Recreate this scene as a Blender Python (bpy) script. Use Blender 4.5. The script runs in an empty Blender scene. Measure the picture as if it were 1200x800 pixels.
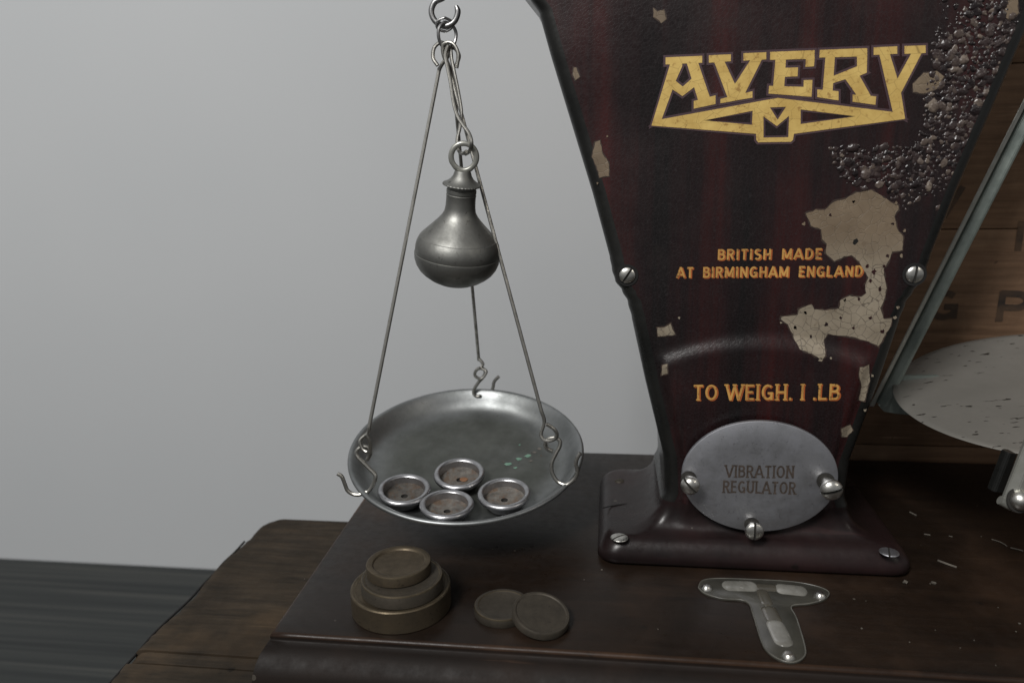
import bpy, bmesh, math, random
from mathutils import Vector, Matrix
random.seed(7)
scene = bpy.context.scene
C = scene.collection

# ---------------------------------------------------------------- camera
FPX = 880.0                                   # focal length in pixels of a 1200 px wide frame
M = Matrix(((0.9914264049, 0.0081507402, -0.1304118440),
            (0.1287949244, -0.2292667363, 0.9648049705),
            (-0.0220352231, -0.9733295069, -0.2283508701)))   # camera (x right, y down, z forward) -> world
CAM = Vector((-0.0929, -0.4502, 0.2574))
cam_data = bpy.data.cameras.new('camera')
cam = bpy.data.objects.new('camera', cam_data); C.objects.link(cam)
right = M @ Vector((1, 0, 0)); up = M @ Vector((0, -1, 0)); back = M @ Vector((0, 0, -1))
cam.matrix_world = Matrix(((right.x, up.x, back.x, CAM.x), (right.y, up.y, back.y, CAM.y), (right.z, up.z, back.z, CAM.z), (0, 0, 0, 1)))
cam_data.sensor_width = 36.0
cam_data.lens = 36.0 * FPX / 1200.0
cam_data.clip_start = 0.01; cam_data.clip_end = 50
cam_data.dof.use_dof = True
cam_data.dof.focus_distance = 0.47
cam_data.dof.aperture_fstop = 7.1
scene.camera = cam

# ---------------------------------------------------------------- world, lamps, exposure
world = bpy.data.worlds.new('World'); scene.world = world
world.use_nodes = True
bg = world.node_tree.nodes['Background']
bg.inputs[0].default_value = (0.98, 0.99, 1.0, 1); bg.inputs[1].default_value = 0.21

def area(name, loc, target, size, power, col=(1, 1, 1), sy=None):
    l = bpy.data.lights.new(name, 'AREA'); l.energy = power; l.color = col
    l.size = size
    if sy: l.shape = 'RECTANGLE'; l.size_y = sy
    o = bpy.data.objects.new(name, l); C.objects.link(o)
    o.location = loc
    o.rotation_euler = (Vector(target) - Vector(loc)).to_track_quat('-Z', 'Y').to_euler()
    return o
area('ceiling_lamp', (-1.05, -2.0, 2.2), (-0.4, 0.4, 0.0), 0.75, 96.0, (1.0, 0.985, 0.96))
area('window_lamp', (1.1, -0.8, 1.0), (0.1, 0.0, 0.25), 0.26, 1.9, (1.0, 0.93, 0.82))
scene.view_settings.view_transform = 'Standard'
scene.view_settings.look = 'None'
scene.view_settings.exposure = 0.0
scene.view_settings.gamma = 1.0

# ---------------------------------------------------------------- helpers
def ray(px, py): return M @ Vector(((px - 600) / FPX, (py - 400) / FPX, 1.0))
def at_y(px, py, Y): d = ray(px, py); return CAM + d * ((Y - CAM.y) / d.y)
def at_z(px, py, Z): d = ray(px, py); return CAM + d * ((Z - CAM.z) / d.z)
def at_plane(px, py, p, n): d = ray(px, py); return CAM + d * ((p - CAM).dot(n) / d.dot(n))

def sstep(a, b, x):
    t = max(0.0, min(1.0, (x - a) / (b - a))); return t * t * (3 - 2 * t)

def link(name, bm, mats, parent=None, origin=None, sharp=35, smooth=True):
    me = bpy.data.meshes.new(name)
    if origin is not None: bmesh.ops.translate(bm, vec=-Vector(origin), verts=bm.verts)
    bm.normal_update()
    bm.to_mesh(me); bm.free()
    if not isinstance(mats, (list, tuple)): mats = [mats]
    for m in mats: me.materials.append(m)
    if smooth:
        me.polygons.foreach_set('use_smooth', [True] * len(me.polygons))
        me.set_sharp_from_angle(angle=math.radians(sharp))
    o = bpy.data.objects.new(name, me); C.objects.link(o)
    if parent is not None: o.parent = parent
    return o

class Thing:
    """an Empty at the base of a thing; its parts are given in world coordinates"""
    def __init__(self, name, label, cat, loc, group=None):
        self.loc = Vector(loc)
        o = bpy.data.objects.new(name, None); C.objects.link(o)
        o.empty_display_size = 0.02
        o.location = self.loc; o['label'] = label; o['category'] = cat
        if group: o['group'] = group
        self.o = o
    def part(self, name, bm, mats, parent=None, sharp=35, smooth=True):
        return link(name, bm, mats, parent or self.o, self.loc, sharp, smooth)

def tag(o, label, cat, group=None):
    o['label'] = label; o['category'] = cat
    if group: o['group'] = group
    return o
def set_base(o, loc):
    """move a mesh object's origin to loc"""
    loc = Vector(loc)
    o.data.transform(Matrix.Translation(-loc)); o.location = loc

def catmull(pts, n=6):
    P = [Vector(p) for p in pts]
    if len(P) < 3: return P
    out = []
    for i in range(len(P) - 1):
        p0 = P[max(0, i - 1)]; p1 = P[i]; p2 = P[i + 1]; p3 = P[min(len(P) - 1, i + 2)]
        for k in range(n):
            t = k / n
            out.append(0.5 * ((2 * p1) + (p2 - p0) * t + (2 * p0 - 5 * p1 + 4 * p2 - p3) * t * t + (3 * p1 - p0 - 3 * p2 + p3) * t ** 3))
    out.append(P[-1]); return out

def tube(bm, pts, r, seg=10, smooth=6, taper=None):
    P = catmull(pts, smooth) if smooth else [Vector(p) for p in pts]
    n = len(P)
    tang = [(P[min(n - 1, i + 1)] - P[max(0, i - 1)]).normalized() for i in range(n)]
    t0 = tang[0]; nrm = t0.orthogonal().normalized()
    rings = []
    for i in range(n):
        t = tang[i]
        nrm = (nrm - t * nrm.dot(t))
        if nrm.length < 1e-6: nrm = t.orthogonal()
        nrm.normalize(); b = t.cross(nrm)
        rr = r if taper is None else r * taper(i / (n - 1))
        rings.append([bm.verts.new(P[i] + nrm * (rr * math.cos(2 * math.pi * k / seg)) + b * (rr * math.sin(2 * math.pi * k / seg))) for k in range(seg)])
    for i in range(n - 1):
        for k in range(seg):
            bm.faces.new((rings[i][k], rings[i][(k + 1) % seg], rings[i + 1][(k + 1) % seg], rings[i + 1][k]))
    bm.faces.new(list(reversed(rings[0]))); bm.faces.new(rings[-1])

def lathe(bm, prof, mat4=None, seg=64, mi=0, wob=0.0):
    """prof: (radius, height) list, bottom to top along +Z, then placed with mat4"""
    mat4 = mat4 or Matrix.Identity(4)
    rings = []
    for (r, h) in prof:
        if r < 1e-7: rings.append([bm.verts.new(mat4 @ Vector((0, 0, h)))])
        else:
            rings.append([bm.verts.new(mat4 @ Vector((r * (1 + wob * math.sin(3 * a + h * 90) + wob * .6 * math.sin(5 * a + 1)) * math.cos(a), r * math.sin(a), h)))
                          for a in (2 * math.pi * k / seg for k in range(seg))])
    for a, b in zip(rings, rings[1:]):
        if len(a) == 1 and len(b) == 1: continue
        for k in range(seg):
            k2 = (k + 1) % seg
            if len(a) == 1: f = bm.faces.new((a[0], b[k2], b[k]))
            elif len(b) == 1: f = bm.faces.new((a[k], a[k2], b[0]))
            else: f = bm.faces.new((a[k], a[k2], b[k2], b[k]))
            f.material_index = mi
    return rings

def frame(loc, n, spin=0.0):
    """matrix whose +Z is n"""
    n = Vector(n).normalized()
    return Matrix.Translation(Vector(loc)) @ n.to_track_quat('Z', 'Y').to_matrix().to_4x4() @ Matrix.Rotation(spin, 4, 'Z')

def box(bm, x0, x1, y0, y1, z0, z1, bev=0.0, mi=0, mat4=None):
    r = bmesh.ops.create_cube(bm, size=1.0)
    vs = r['verts']
    for v in vs:
        v.co = Vector(((x0 + x1) / 2 + v.co.x * (x1 - x0), (y0 + y1) / 2 + v.co.y * (y1 - y0), (z0 + z1) / 2 + v.co.z * (z1 - z0)))
    fs = list({f for v in vs for f in v.link_faces})
    for f in fs: f.material_index = mi
    if bev > 0:
        es = list({e for v in vs for e in v.link_edges})
        rb = bmesh.ops.bevel(bm, geom=es, offset=bev, segments=3, profile=0.5, affect='EDGES')
        vs = list({v for f in rb['faces'] for v in f.verts} | {v for v in vs if v.is_valid})
    if mat4 is not None:
        for v in vs: v.co = mat4 @ v.co
    return vs

def prism(bm, pts2, fn, mi=0):
    """flat n-gon; fn maps 2-D points to 3-D"""
    vs = [bm.verts.new(fn(*p)) for p in pts2]
    f = bm.faces.new(vs); f.material_index = mi
    return f

# ---------------------------------------------------------------- materials
def new_mat(name):
    m = bpy.data.materials.new(name); m.use_nodes = True
    nt = m.node_tree; b = nt.nodes['Principled BSDF']
    return m, nt, b
def nd(nt, t, **kw):
    n = nt.nodes.new(t)
    for k, v in kw.items():
        if k.startswith('_'): setattr(n, k[1:], v)
        else: n.inputs[k.replace('0', ' ')].default_value = v
    return n
def coords(nt, scale=(1, 1, 1), rot=(0, 0, 0)):
    tc = nt.nodes.new('ShaderNodeTexCoord'); mp = nt.nodes.new('ShaderNodeMapping')
    mp.inputs['Scale'].default_value = scale; mp.inputs['Rotation'].default_value = rot
    nt.links.new(tc.outputs['Object'], mp.inputs['Vector']); return mp.outputs['Vector']
def noise(nt, vec, scale, detail=4, rough=0.55, dist=0.0):
    n = nt.nodes.new('ShaderNodeTexNoise'); n.inputs['Scale'].default_value = scale
    n.inputs['Detail'].default_value = detail; n.inputs['Roughness'].default_value = rough; n.inputs['Distortion'].default_value = dist
    nt.links.new(vec, n.inputs['Vector']); return n.outputs['Fac']
def ramp(nt, fac, stops, interp='LINEAR'):
    r = nt.nodes.new('ShaderNodeValToRGB'); r.color_ramp.interpolation = interp
    e = r.color_ramp.elements
    while len(e) < len(stops): e.new(0.5)
    for i, (p, c) in enumerate(stops):
        e[i].position = p; e[i].color = (c, c, c, 1) if not isinstance(c, tuple) else (*c, 1)
    nt.links.new(fac, r.inputs['Fac']); return r.outputs['Color']
def mix(nt, fac, a, b, mode='MIX'):
    m = nt.nodes.new('ShaderNodeMix'); m.data_type = 'RGBA'; m.blend_type = mode
    for s, v in ((m.inputs[0], fac), (m.inputs[6], a), (m.inputs[7], b)):
        if hasattr(v, 'is_linked'): nt.links.new(v, s)
        elif isinstance(v, tuple): s.default_value = (*v, 1)
        else: s.default_value = v
    return m.outputs[2]
def math_(nt, op, a, b=0.0, clamp=False):
    m = nt.nodes.new('ShaderNodeMath'); m.operation = op; m.use_clamp = clamp
    for s, v in ((m.inputs[0], a), (m.inputs[1], b)):
        if hasattr(v, 'is_linked'): nt.links.new(v, s)
        else: s.default_value = v
    return m.outputs[0]
def bump(nt, b, h, strength, dist=0.001, prev=None):
    n = nt.nodes.new('ShaderNodeBump'); n.inputs['Strength'].default_value = strength; n.inputs['Distance'].default_value = dist
    nt.links.new(h, n.inputs['Height'])
    if prev is not None: nt.links.new(prev, n.inputs['Normal'])
    nt.links.new(n.outputs['Normal'], b.inputs['Normal']); return n.outputs['Normal']
def voro(nt, vec, scale, feature='F1', rnd=1.0, smooth=None):
    v = nt.nodes.new('ShaderNodeTexVoronoi'); v.feature = feature
    v.inputs['Scale'].default_value = scale; v.inputs['Randomness'].default_value = rnd
    if smooth is not None: v.inputs['Smoothness'].default_value = smooth
    nt.links.new(vec, v.inputs['Vector']); return v

def metal(name, c1, c2, r0, r1, scale=60, metallic=1.0, bstr=0.15, spots=None, aniso=None):
    m, nt, b = new_mat(name)
    v = coords(nt)
    n1 = noise(nt, v, scale, 6, 0.65); n2 = noise(nt, v, scale * 6, 4, 0.6)
    col = ramp(nt, n1, [(0.32, c1), (0.68, c2)])
    if spots:
        n3 = noise(nt, v, spots[1], 5, 0.7)
        col = mix(nt, ramp(nt, n3, [(spots[2], 0.0), (spots[2] + 0.05, 1.0)]), col, spots[0])
    nt.links.new(col, b.inputs['Base Color'])
    nt.links.new(ramp(nt, n1, [(0.3, r1), (0.7, r0)]), b.inputs['Roughness'])
    b.inputs['Metallic'].default_value = metallic
    bump(nt, b, mix(nt, 0.5, n1, n2), bstr, 0.0006)
    return m

steel = metal('wire_steel', (0.20, 0.195, 0.18), (0.42, 0.41, 0.38), 0.30, 0.55, 220, bstr=0.25)
hook_steel = metal('hook_steel', (0.26, 0.26, 0.26), (0.45, 0.45, 0.45), 0.28, 0.5, 120)
screw_m = metal('screw_nickel', (0.45, 0.44, 0.41), (0.72, 0.71, 0.67), 0.22, 0.42, 200, bstr=0.2)
slot_m = metal('slot_dark', (0.01, 0.009, 0.008), (0.02, 0.018, 0.015), 0.7, 0.9, 200, metallic=0.0)  # near-black for screw slots, holes and dark rings
pewter = metal('bob_pewter', (0.17, 0.17, 0.16), (0.28, 0.28, 0.265), 0.46, 0.64, 70, bstr=0.25, spots=((0.14, 0.14, 0.13), 200, 0.62))
pan_rim = metal('pan_metal', (0.25, 0.26, 0.26), (0.44, 0.45, 0.45), 0.28, 0.5, 50, spots=((0.12, 0.12, 0.11), 260, 0.63))
def dish_mat():
    m, nt, b = new_mat('dish_metal'); v = coords(nt)
    n1 = noise(nt, v, 40, 6, 0.65); n2 = noise(nt, v, 300, 4, 0.6); n3 = noise(nt, v, 14, 4, 0.6)
    at = nt.nodes.new('ShaderNodeAttribute'); at.attribute_name = 'floor_wear'
    wear = math_(nt, 'ADD', at.outputs['Fac'], math_(nt, 'MULTIPLY', math_(nt, 'SUBTRACT', n3, 0.5), 1.1), True)
    bright = ramp(nt, n1, [(0.3, (0.19, 0.20, 0.20)), (0.7, (0.33, 0.34, 0.345))])
    dull = ramp(nt, n1, [(0.3, (0.105, 0.11, 0.10)), (0.7, (0.175, 0.182, 0.168))])
    col = mix(nt, wear, bright, dull)
    col = mix(nt, ramp(nt, noise(nt, v, 330, 4, 0.7), [(0.64, 0.0), (0.70, 0.7)]), col, (0.09, 0.085, 0.075))
    nt.links.new(col, b.inputs['Base Color']); b.inputs['Metallic'].default_value = 1.0
    nt.links.new(math_(nt, 'ADD', ramp(nt, n1, [(0.3, 0.54), (0.7, 0.42)]), math_(nt, 'MULTIPLY', wear, 0.08)), b.inputs['Roughness'])
    bump(nt, b, mix(nt, 0.5, n1, n2), 0.25, 0.0006)
    return m
dish_m = dish_mat()
pan_floor = metal('pan_floor_metal', (0.11, 0.115, 0.105), (0.20, 0.21, 0.19), 0.42, 0.62, 30, bstr=0.3, spots=((0.06, 0.055, 0.045), 300, 0.70))
ring_m = metal('ring_weight_metal', (0.32, 0.32, 0.33), (0.52, 0.52, 0.54), 0.28, 0.44, 150, spots=((0.18, 0.17, 0.16), 500, 0.62))
rust_in = metal('weight_inside', (0.050, 0.046, 0.042), (0.15, 0.138, 0.122), 0.6, 0.85, 180, metallic=0.2, bstr=0.6, spots=((0.09, 0.05, 0.03), 260, 0.60))
brass = metal('tarnished_brass', (0.058, 0.046, 0.032), (0.102, 0.080, 0.053), 0.46, 0.64, 110, metallic=0.75, bstr=0.3, spots=((0.04, 0.031, 0.021), 300, 0.62))
brass_dark = metal('dark_brass', (0.042, 0.036, 0.028), (0.074, 0.063, 0.049), 0.5, 0.68, 130, metallic=0.6, bstr=0.3, spots=((0.026, 0.022, 0.017), 330, 0.62))
worn_brass = metal('worn_brass_rim', (0.075, 0.061, 0.041), (0.15, 0.12, 0.08), 0.34, 0.55, 140, metallic=0.85, bstr=0.2)
plate_m = metal('regulator_alloy', (0.37, 0.375, 0.405), (0.45, 0.455, 0.48), 0.42, 0.56, 120, bstr=0.12, spots=((0.30, 0.30, 0.325), 420, 0.6))
strut_m = metal('grey_green_strut', (0.17, 0.20, 0.185), (0.27, 0.305, 0.28), 0.40, 0.55, 60, metallic=0.55)
foot_m = metal('bright_strut', (0.28, 0.28, 0.25), (0.42, 0.42, 0.39), 0.35, 0.5, 80, metallic=0.7)
green_m = metal('verdigris', (0.08, 0.16, 0.12), (0.16, 0.26, 0.2), 0.7, 0.9, 200, metallic=0.0)

def goods_plate_mat():
    m, nt, b = new_mat('goods_plate_enamel')
    v = coords(nt)
    n1 = noise(nt, v, 14, 5, 0.6)
    col = ramp(nt, n1, [(0.3, (0.175, 0.168, 0.152)), (0.7, (0.24, 0.23, 0.21))])
    vv = coords(nt, (110, 260, 120), (0, 0, 0.2))
    n2 = noise(nt, vv, 1.0, 2, 0.5, 0.3); n3 = noise(nt, v, 22, 2, 0.5)
    chip = math_(nt, 'MULTIPLY', ramp(nt, n2, [(0.66, 0.0), (0.675, 1.0)]), ramp(nt, n3, [(0.45, 0.0), (0.5, 1.0)]))
    col = mix(nt, chip, col, (0.03, 0.027, 0.023))
    nt.links.new(col, b.inputs['Base Color'])
    nt.links.new(ramp(nt, n1, [(0.3, 0.5), (0.7, 0.36)]), b.inputs['Roughness'])
    b.inputs['Metallic'].default_value = 0.35
    bump(nt, b, math_(nt, 'SUBTRACT', 1.0, chip), 0.3, 0.0004)
    return m
goods_m = goods_plate_mat()

def wall_mat():
    m, nt, b = new_mat('wall_paint'); v = coords(nt)
    n = noise(nt, v, 1.4, 3, 0.5); n2 = noise(nt, v, 300, 3, 0.6)
    nt.links.new(ramp(nt, n, [(0.3, (0.432, 0.448, 0.462)), (0.7, (0.466, 0.478, 0.488))]), b.inputs['Base Color'])
    b.inputs['Roughness'].default_value = 0.8
    bump(nt, b, n2, 0.06, 0.001); return m
wall_m = wall_mat()

def floor_mat():
    m, nt, b = new_mat('floor_laminate')
    v = coords(nt, (0.8, 55, 1)); v2 = coords(nt, (1.4, 120, 1))
    n = noise(nt, v, 1.0, 4, 0.6, 0.2); n2 = noise(nt, v2, 1.0, 3, 0.6)
    col = ramp(nt, mix(nt, 0.5, n, n2), [(0.38, (0.012, 0.014, 0.014)), (0.5, (0.022, 0.025, 0.024)), (0.66, (0.055, 0.055, 0.050))])
    nt.links.new(col, b.inputs['Base Color'])
    b.inputs['Roughness'].default_value = 0.5; return m
floor_m = floor_mat()

def board_mat(name, dark, mid, worn, gx=3.0, rough=(0.30, 0.52), spec=0.5, gy=40, bs=0.25):
    m, nt, b = new_mat(name)
    v = coords(nt, (gx, gy, gy)); vo = coords(nt)
    g = noise(nt, v, 2.0, 6, 0.65, 0.4); big = noise(nt, vo, 9, 4, 0.6); fine = noise(nt, vo, 160, 4, 0.7)
    col = ramp(nt, g, [(0.3, dark), (0.7, mid)])
    col = mix(nt, ramp(nt, big, [(0.50, 0.0), (0.74, 0.75)]), col, worn)
    # dust and paint specks
    sp = voro(nt, vo, 55)
    n4 = noise(nt, vo, 30, 2)
    r = math_(nt, 'MULTIPLY', ramp(nt, n4, [(0.52, 0.0), (0.72, 1.0)]), 0.09)
    dust = math_(nt, 'LESS_THAN', sp.outputs['Distance'], r)
    dust = math_(nt, 'MULTIPLY', dust, 0.35)
    col = mix(nt, dust, col, (0.16, 0.145, 0.12))
    # scuffs and scratches
    sv = coords(nt, (7, 240, 60), (0, 0, 0.35)); sc_ = noise(nt, sv, 1.0, 3, 0.6, 0.6)
    scm = math_(nt, 'MULTIPLY', ramp(nt, sc_, [(0.66, 0.0), (0.70, 1.0)]), ramp(nt, noise(nt, vo, 18, 3, 0.6), [(0.48, 0.0), (0.62, 0.55)]))
    col = mix(nt, scm, col, (worn[0] * 1.6, worn[1] * 1.6, worn[2] * 1.6))
    stn = ramp(nt, noise(nt, vo, 5.5, 5, 0.65, 0.5), [(0.42, 0.55), (0.58, 0.0)])
    col = mix(nt, stn, col, (dark[0] * .6, dark[1] * .6, dark[2] * .6))
    # dents
    dn = ramp(nt, noise(nt, vo, 45, 3, 0.6), [(0.70, 0.0), (0.74, 1.0)])
    col = mix(nt, math_(nt, 'MULTIPLY', dn, 0.7), col, (0.006, 0.005, 0.004))
    nt.links.new(col, b.inputs['Base Color'])
    nt.links.new(ramp(nt, mix(nt, 0.5, big, fine), [(0.35, rough[0]), (0.65, rough[1])]), b.inputs['Roughness'])
    b.inputs['Specular IOR Level'].default_value = spec
    bump(nt, b, mix(nt, 0.5, g, fine), bs, 0.0007)
    return m
board_m = board_mat('varnished_board', (0.0075, 0.0048, 0.0034), (0.018, 0.0108, 0.0070), (0.036, 0.020, 0.0118), rough=(0.26, 0.5), spec=0.30)
edge_m = board_mat('worn_board_edge', (0.012, 0.007, 0.005), (0.05, 0.026, 0.014), (0.10, 0.052, 0.028), spec=0.2)
mould_m = board_mat('moulding_varnish', (0.007, 0.005, 0.004), (0.016, 0.010, 0.0075), (0.028, 0.016, 0.010), rough=(0.5, 0.7), spec=0.16)
crate_m = board_mat('crate_wood', (0.018, 0.0140, 0.0100), (0.052, 0.038, 0.025), (0.10, 0.064, 0.035), gx=9, rough=(0.6, 0.85), spec=0.15, gy=70, bs=0.4)
back_m = board_mat('old_crate_wood', (0.105, 0.060, 0.034), (0.215, 0.128, 0.076), (0.30, 0.195, 0.122), gx=6, rough=(0.6, 0.8), spec=0.25, gy=110, bs=0.7)
stencil_m = board_mat('stencil_ink', (0.030, 0.024, 0.021), (0.11, 0.068, 0.042), (0.17, 0.098, 0.056), gx=20, rough=(0.6, 0.8), spec=0.2)

def housing_mat(rim=False):
    m, nt, b = new_mat('housing_rim_paint' if rim else 'housing_mahogany_paint')
    vo = coords(nt); vs = coords(nt, (260, 260, 9)); vw = coords(nt, (46, 46, 2.6))
    s1 = noise(nt, vs, 1.0, 5, 0.65, 0.3); s2 = noise(nt, vw, 1.0, 3, 0.55)
    fine = noise(nt, vo, 420, 3, 0.6); big = noise(nt, vo, 16, 4, 0.6)
    if rim:
        col = ramp(nt, big, [(0.3, (0.005, 0.0052, 0.005)), (0.7, (0.012, 0.012, 0.011))])
    else:
        fac = math_(nt, 'ADD', math_(nt, 'ADD', math_(nt, 'MULTIPLY', s2, 0.60), math_(nt, 'MULTIPLY', s1, 0.16)), math_(nt, 'MULTIPLY', big, 0.24))
        col = ramp(nt, fac, [(0.38, (0.0045, 0.0032, 0.0034)), (0.48, (0.010, 0.0040, 0.0044)), (0.57, (0.022, 0.0048, 0.0048)), (0.68, (0.042, 0.0066, 0.0066))])
        # alligatored, cracked lacquer
        ck = voro(nt, vo, 520, 'DISTANCE_TO_EDGE')
        crk = ramp(nt, ck.outputs['Distance'], [(0.0, 1.0), (0.06, 0.0)])
        col = mix(nt, math_(nt, 'MULTIPLY', crk, 0.5), col, (0.024, 0.020, 0.021))
        hz = ramp(nt, noise(nt, vo, 28, 5, 0.7), [(0.52, 0.0), (0.75, 0.5)])
        col = mix(nt, hz, col, (0.018, 0.013, 0.0125))
    nt.links.new(col, b.inputs['Base Color'])
    nt.links.new(ramp(nt, mix(nt, 0.4, big, fine), [(0.35, 0.22), (0.65, 0.42)]), b.inputs['Roughness'])
    # orange peel everywhere, heavy blistering toward the upper right corner
    h = math_(nt, 'MULTIPLY', fine, 0.10)
    if not rim:
        h = math_(nt, 'SUBTRACT', h, math_(nt, 'MULTIPLY', crk, 0.06))
    b.inputs['Specular IOR Level'].default_value = 0.42
    nrm = bump(nt, b, h, 0.32, 0.0010)
    return m
house_m = housing_mat(); rim_m = housing_mat(True)

def blister_mat():
    m, nt, b = new_mat('blistered_paint')
    vo = coords(nt); n = noise(nt, vo, 130, 4, 0.65); f = noise(nt, vo, 700, 3, 0.6)
    at = nt.nodes.new('ShaderNodeAttribute'); at.attribute_name = 'pale'
    fac = math_(nt, 'ADD', math_(nt, 'MULTIPLY', at.outputs['Fac'], 0.6), math_(nt, 'MULTIPLY', math_(nt, 'SUBTRACT', n, 0.35), 0.9), True)
    nt.links.new(ramp(nt, fac, [(0.15, (0.008, 0.0045, 0.005)), (0.45, (0.030, 0.019, 0.018)), (0.72, (0.11, 0.085, 0.068)), (0.95, (0.32, 0.27, 0.21))]), b.inputs['Base Color'])  # pale end paints glints into the colour, besides bare chips
    nt.links.new(ramp(nt, n, [(0.3, 0.22), (0.7, 0.42)]), b.inputs['Roughness'])
    b.inputs['Specular IOR Level'].default_value = 0.55
    bump(nt, b, f, 0.12, 0.0006); return m
blister_m = blister_mat()

def primer_mat():
    m, nt, b = new_mat('bared_primer')
    vo = coords(nt)
    wob = nt.nodes.new('ShaderNodeVectorMath'); wob.operation = 'ADD'
    nz = nt.nodes.new('ShaderNodeTexNoise'); nz.inputs['Scale'].default_value = 90
    sc = nt.nodes.new('ShaderNodeVectorMath'); sc.operation = 'SCALE'; sc.inputs[3].default_value = 0.006
    nt.links.new(vo, nz.inputs['Vector']); nt.links.new(nz.outputs['Color'], sc.inputs[0])
    nt.links.new(vo, wob.inputs[0]); nt.links.new(sc.outputs[0], wob.inputs[1])
    ck = voro(nt, wob.outputs[0], 185, 'DISTANCE_TO_EDGE')
    crk = ramp(nt, ck.outputs['Distance'], [(0.0, 0.85), (0.035, 0.0)])
    sep = nt.nodes.new('ShaderNodeSeparateXYZ'); nt.links.new(vo, sep.inputs[0])
    # the crackle is clear in the lower half of the big bare patch and faint above
    low = ramp(nt, math_(nt, 'MULTIPLY', sep.outputs[2], 1.0), [(0.185, 1.0), (0.215, 0.12)])
    n = noise(nt, vo, 45, 5, 0.6)
    colu = ramp(nt, n, [(0.3, (0.10, 0.068, 0.040)), (0.7, (0.165, 0.12, 0.076))]); coll = ramp(nt, n, [(0.3, (0.15, 0.122, 0.086)), (0.7, (0.26, 0.22, 0.165))])
    col = mix(nt, low, colu, coll)
    col = mix(nt, ramp(nt, noise(nt, vo, 170, 4, 0.7), [(0.6, 0.0), (0.7, 0.45)]), col, (0.09, 0.06, 0.035))
    col = mix(nt, math_(nt, 'MULTIPLY', crk, low), col, (0.06, 0.046, 0.034))
    nt.links.new(col, b.inputs['Base Color']); b.inputs['Roughness'].default_value = 0.6
    bump(nt, b, math_(nt, 'SUBTRACT', 1.0, crk), 0.4, 0.0005); return m
primer_m = primer_mat()

def paint(name, c1, c2, rough=0.45, cracks=False, metallic=0.0, sc=90):
    m, nt, b = new_mat(name); vo = coords(nt); n = noise(nt, vo, sc, 5, 0.65)
    col = ramp(nt, n, [(0.3, c1), (0.7, c2)])
    if cracks:
        ck = voro(nt, coords(nt, (1, 1, 1.5), (0, 0.5, 0)), 110, 'DISTANCE_TO_EDGE')
        col = mix(nt, math_(nt, 'MULTIPLY', ramp(nt, ck.outputs['Distance'], [(0.0, 1.0), (0.018, 0.0)]), 0.55), col, (0.10, 0.055, 0.02))
        d = ramp(nt, noise(nt, vo, 260, 3, 0.6), [(0.60, 0.0), (0.70, 0.7)])
        col = mix(nt, d, col, (0.26, 0.13, 0.035))
        d2 = ramp(nt, noise(nt, coords(nt, (300, 300, 60)), 1.0, 4, 0.7), [(0.62, 0.0), (0.72, 0.5)])
        col = mix(nt, d2, col, (0.30, 0.17, 0.05))
    nt.links.new(col, b.inputs['Base Color']); b.inputs['Roughness'].default_value = rough
    if 'worn' in name:
        wr = ramp(nt, noise(nt, vo, 330, 4, 0.7), [(0.56, 0.0), (0.64, 0.75)])
        col = mix(nt, wr, col, (0.07, 0.03, 0.014)); nt.links.new(col, b.inputs['Base Color'])
    b.inputs['Metallic'].default_value = metallic
    return m
gold_m = paint('gold_leaf', (0.52, 0.345, 0.10), (0.70, 0.50, 0.165), 0.38, True, 0.25)
gold_text_m = paint('gold_transfer_worn', (0.34, 0.17, 0.042), (0.50, 0.275, 0.072), 0.5)
red_text_m = paint('orange_shadow_transfer', (0.24, 0.055, 0.014), (0.36, 0.095, 0.02), 0.5)
outline_m = paint('purple_outline', (0.045, 0.024, 0.030), (0.062, 0.034, 0.040), 0.45)
stamp_m = paint('stamped_dark', (0.026, 0.021, 0.018), (0.080, 0.063, 0.053), 0.9, sc=500)  # flat dark brown letters in place of pressed ones
stamp_m.node_tree.nodes['Principled BSDF'].inputs['Specular IOR Level'].default_value = 0.05
fringe_m = paint('broken_paint_edge', (0.014, 0.008, 0.006), (0.040, 0.022, 0.014), 0.7, sc=200)
crack_m = paint('crack_dark', (0.003, 0.003, 0.003), (0.006, 0.005, 0.005), 0.9)

def level_mat():
    m, nt, b = new_mat('level_lens'); vo = coords(nt); n = noise(nt, vo, 60, 3)
    nt.links.new(ramp(nt, n, [(0.3, (0.030, 0.029, 0.024)), (0.7, (0.050, 0.048, 0.040))]), b.inputs['Base Color'])
    b.inputs['Roughness'].default_value = 0.3
    return m
level_m = level_mat()
vial_m = paint('vial_white', (0.11, 0.107, 0.095), (0.20, 0.195, 0.178), 0.16)
vial_dark = paint('vial_bubble', (0.05, 0.045, 0.036), (0.07, 0.065, 0.052), 0.15)

# ---------------------------------------------------------------- the setting
bm = bmesh.new(); ZF = -0.42
f = prism(bm, [(-4, -3), (4, -3), (4, 1.2), (-4, 1.2)], lambda x, y: Vector((x, y, ZF)))
o = link('floor', bm, floor_m); o['kind'] = 'structure'
bm = bmesh.new(); yw = at_z(120, 660, ZF).y
f = prism(bm, [(-4, ZF - 0.02), (4, ZF - 0.02), (4, 2.6), (-4, 2.6)], lambda x, z: Vector((x, yw, z)))
o = link('wall', bm, wall_m); o['kind'] = 'structure'

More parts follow.
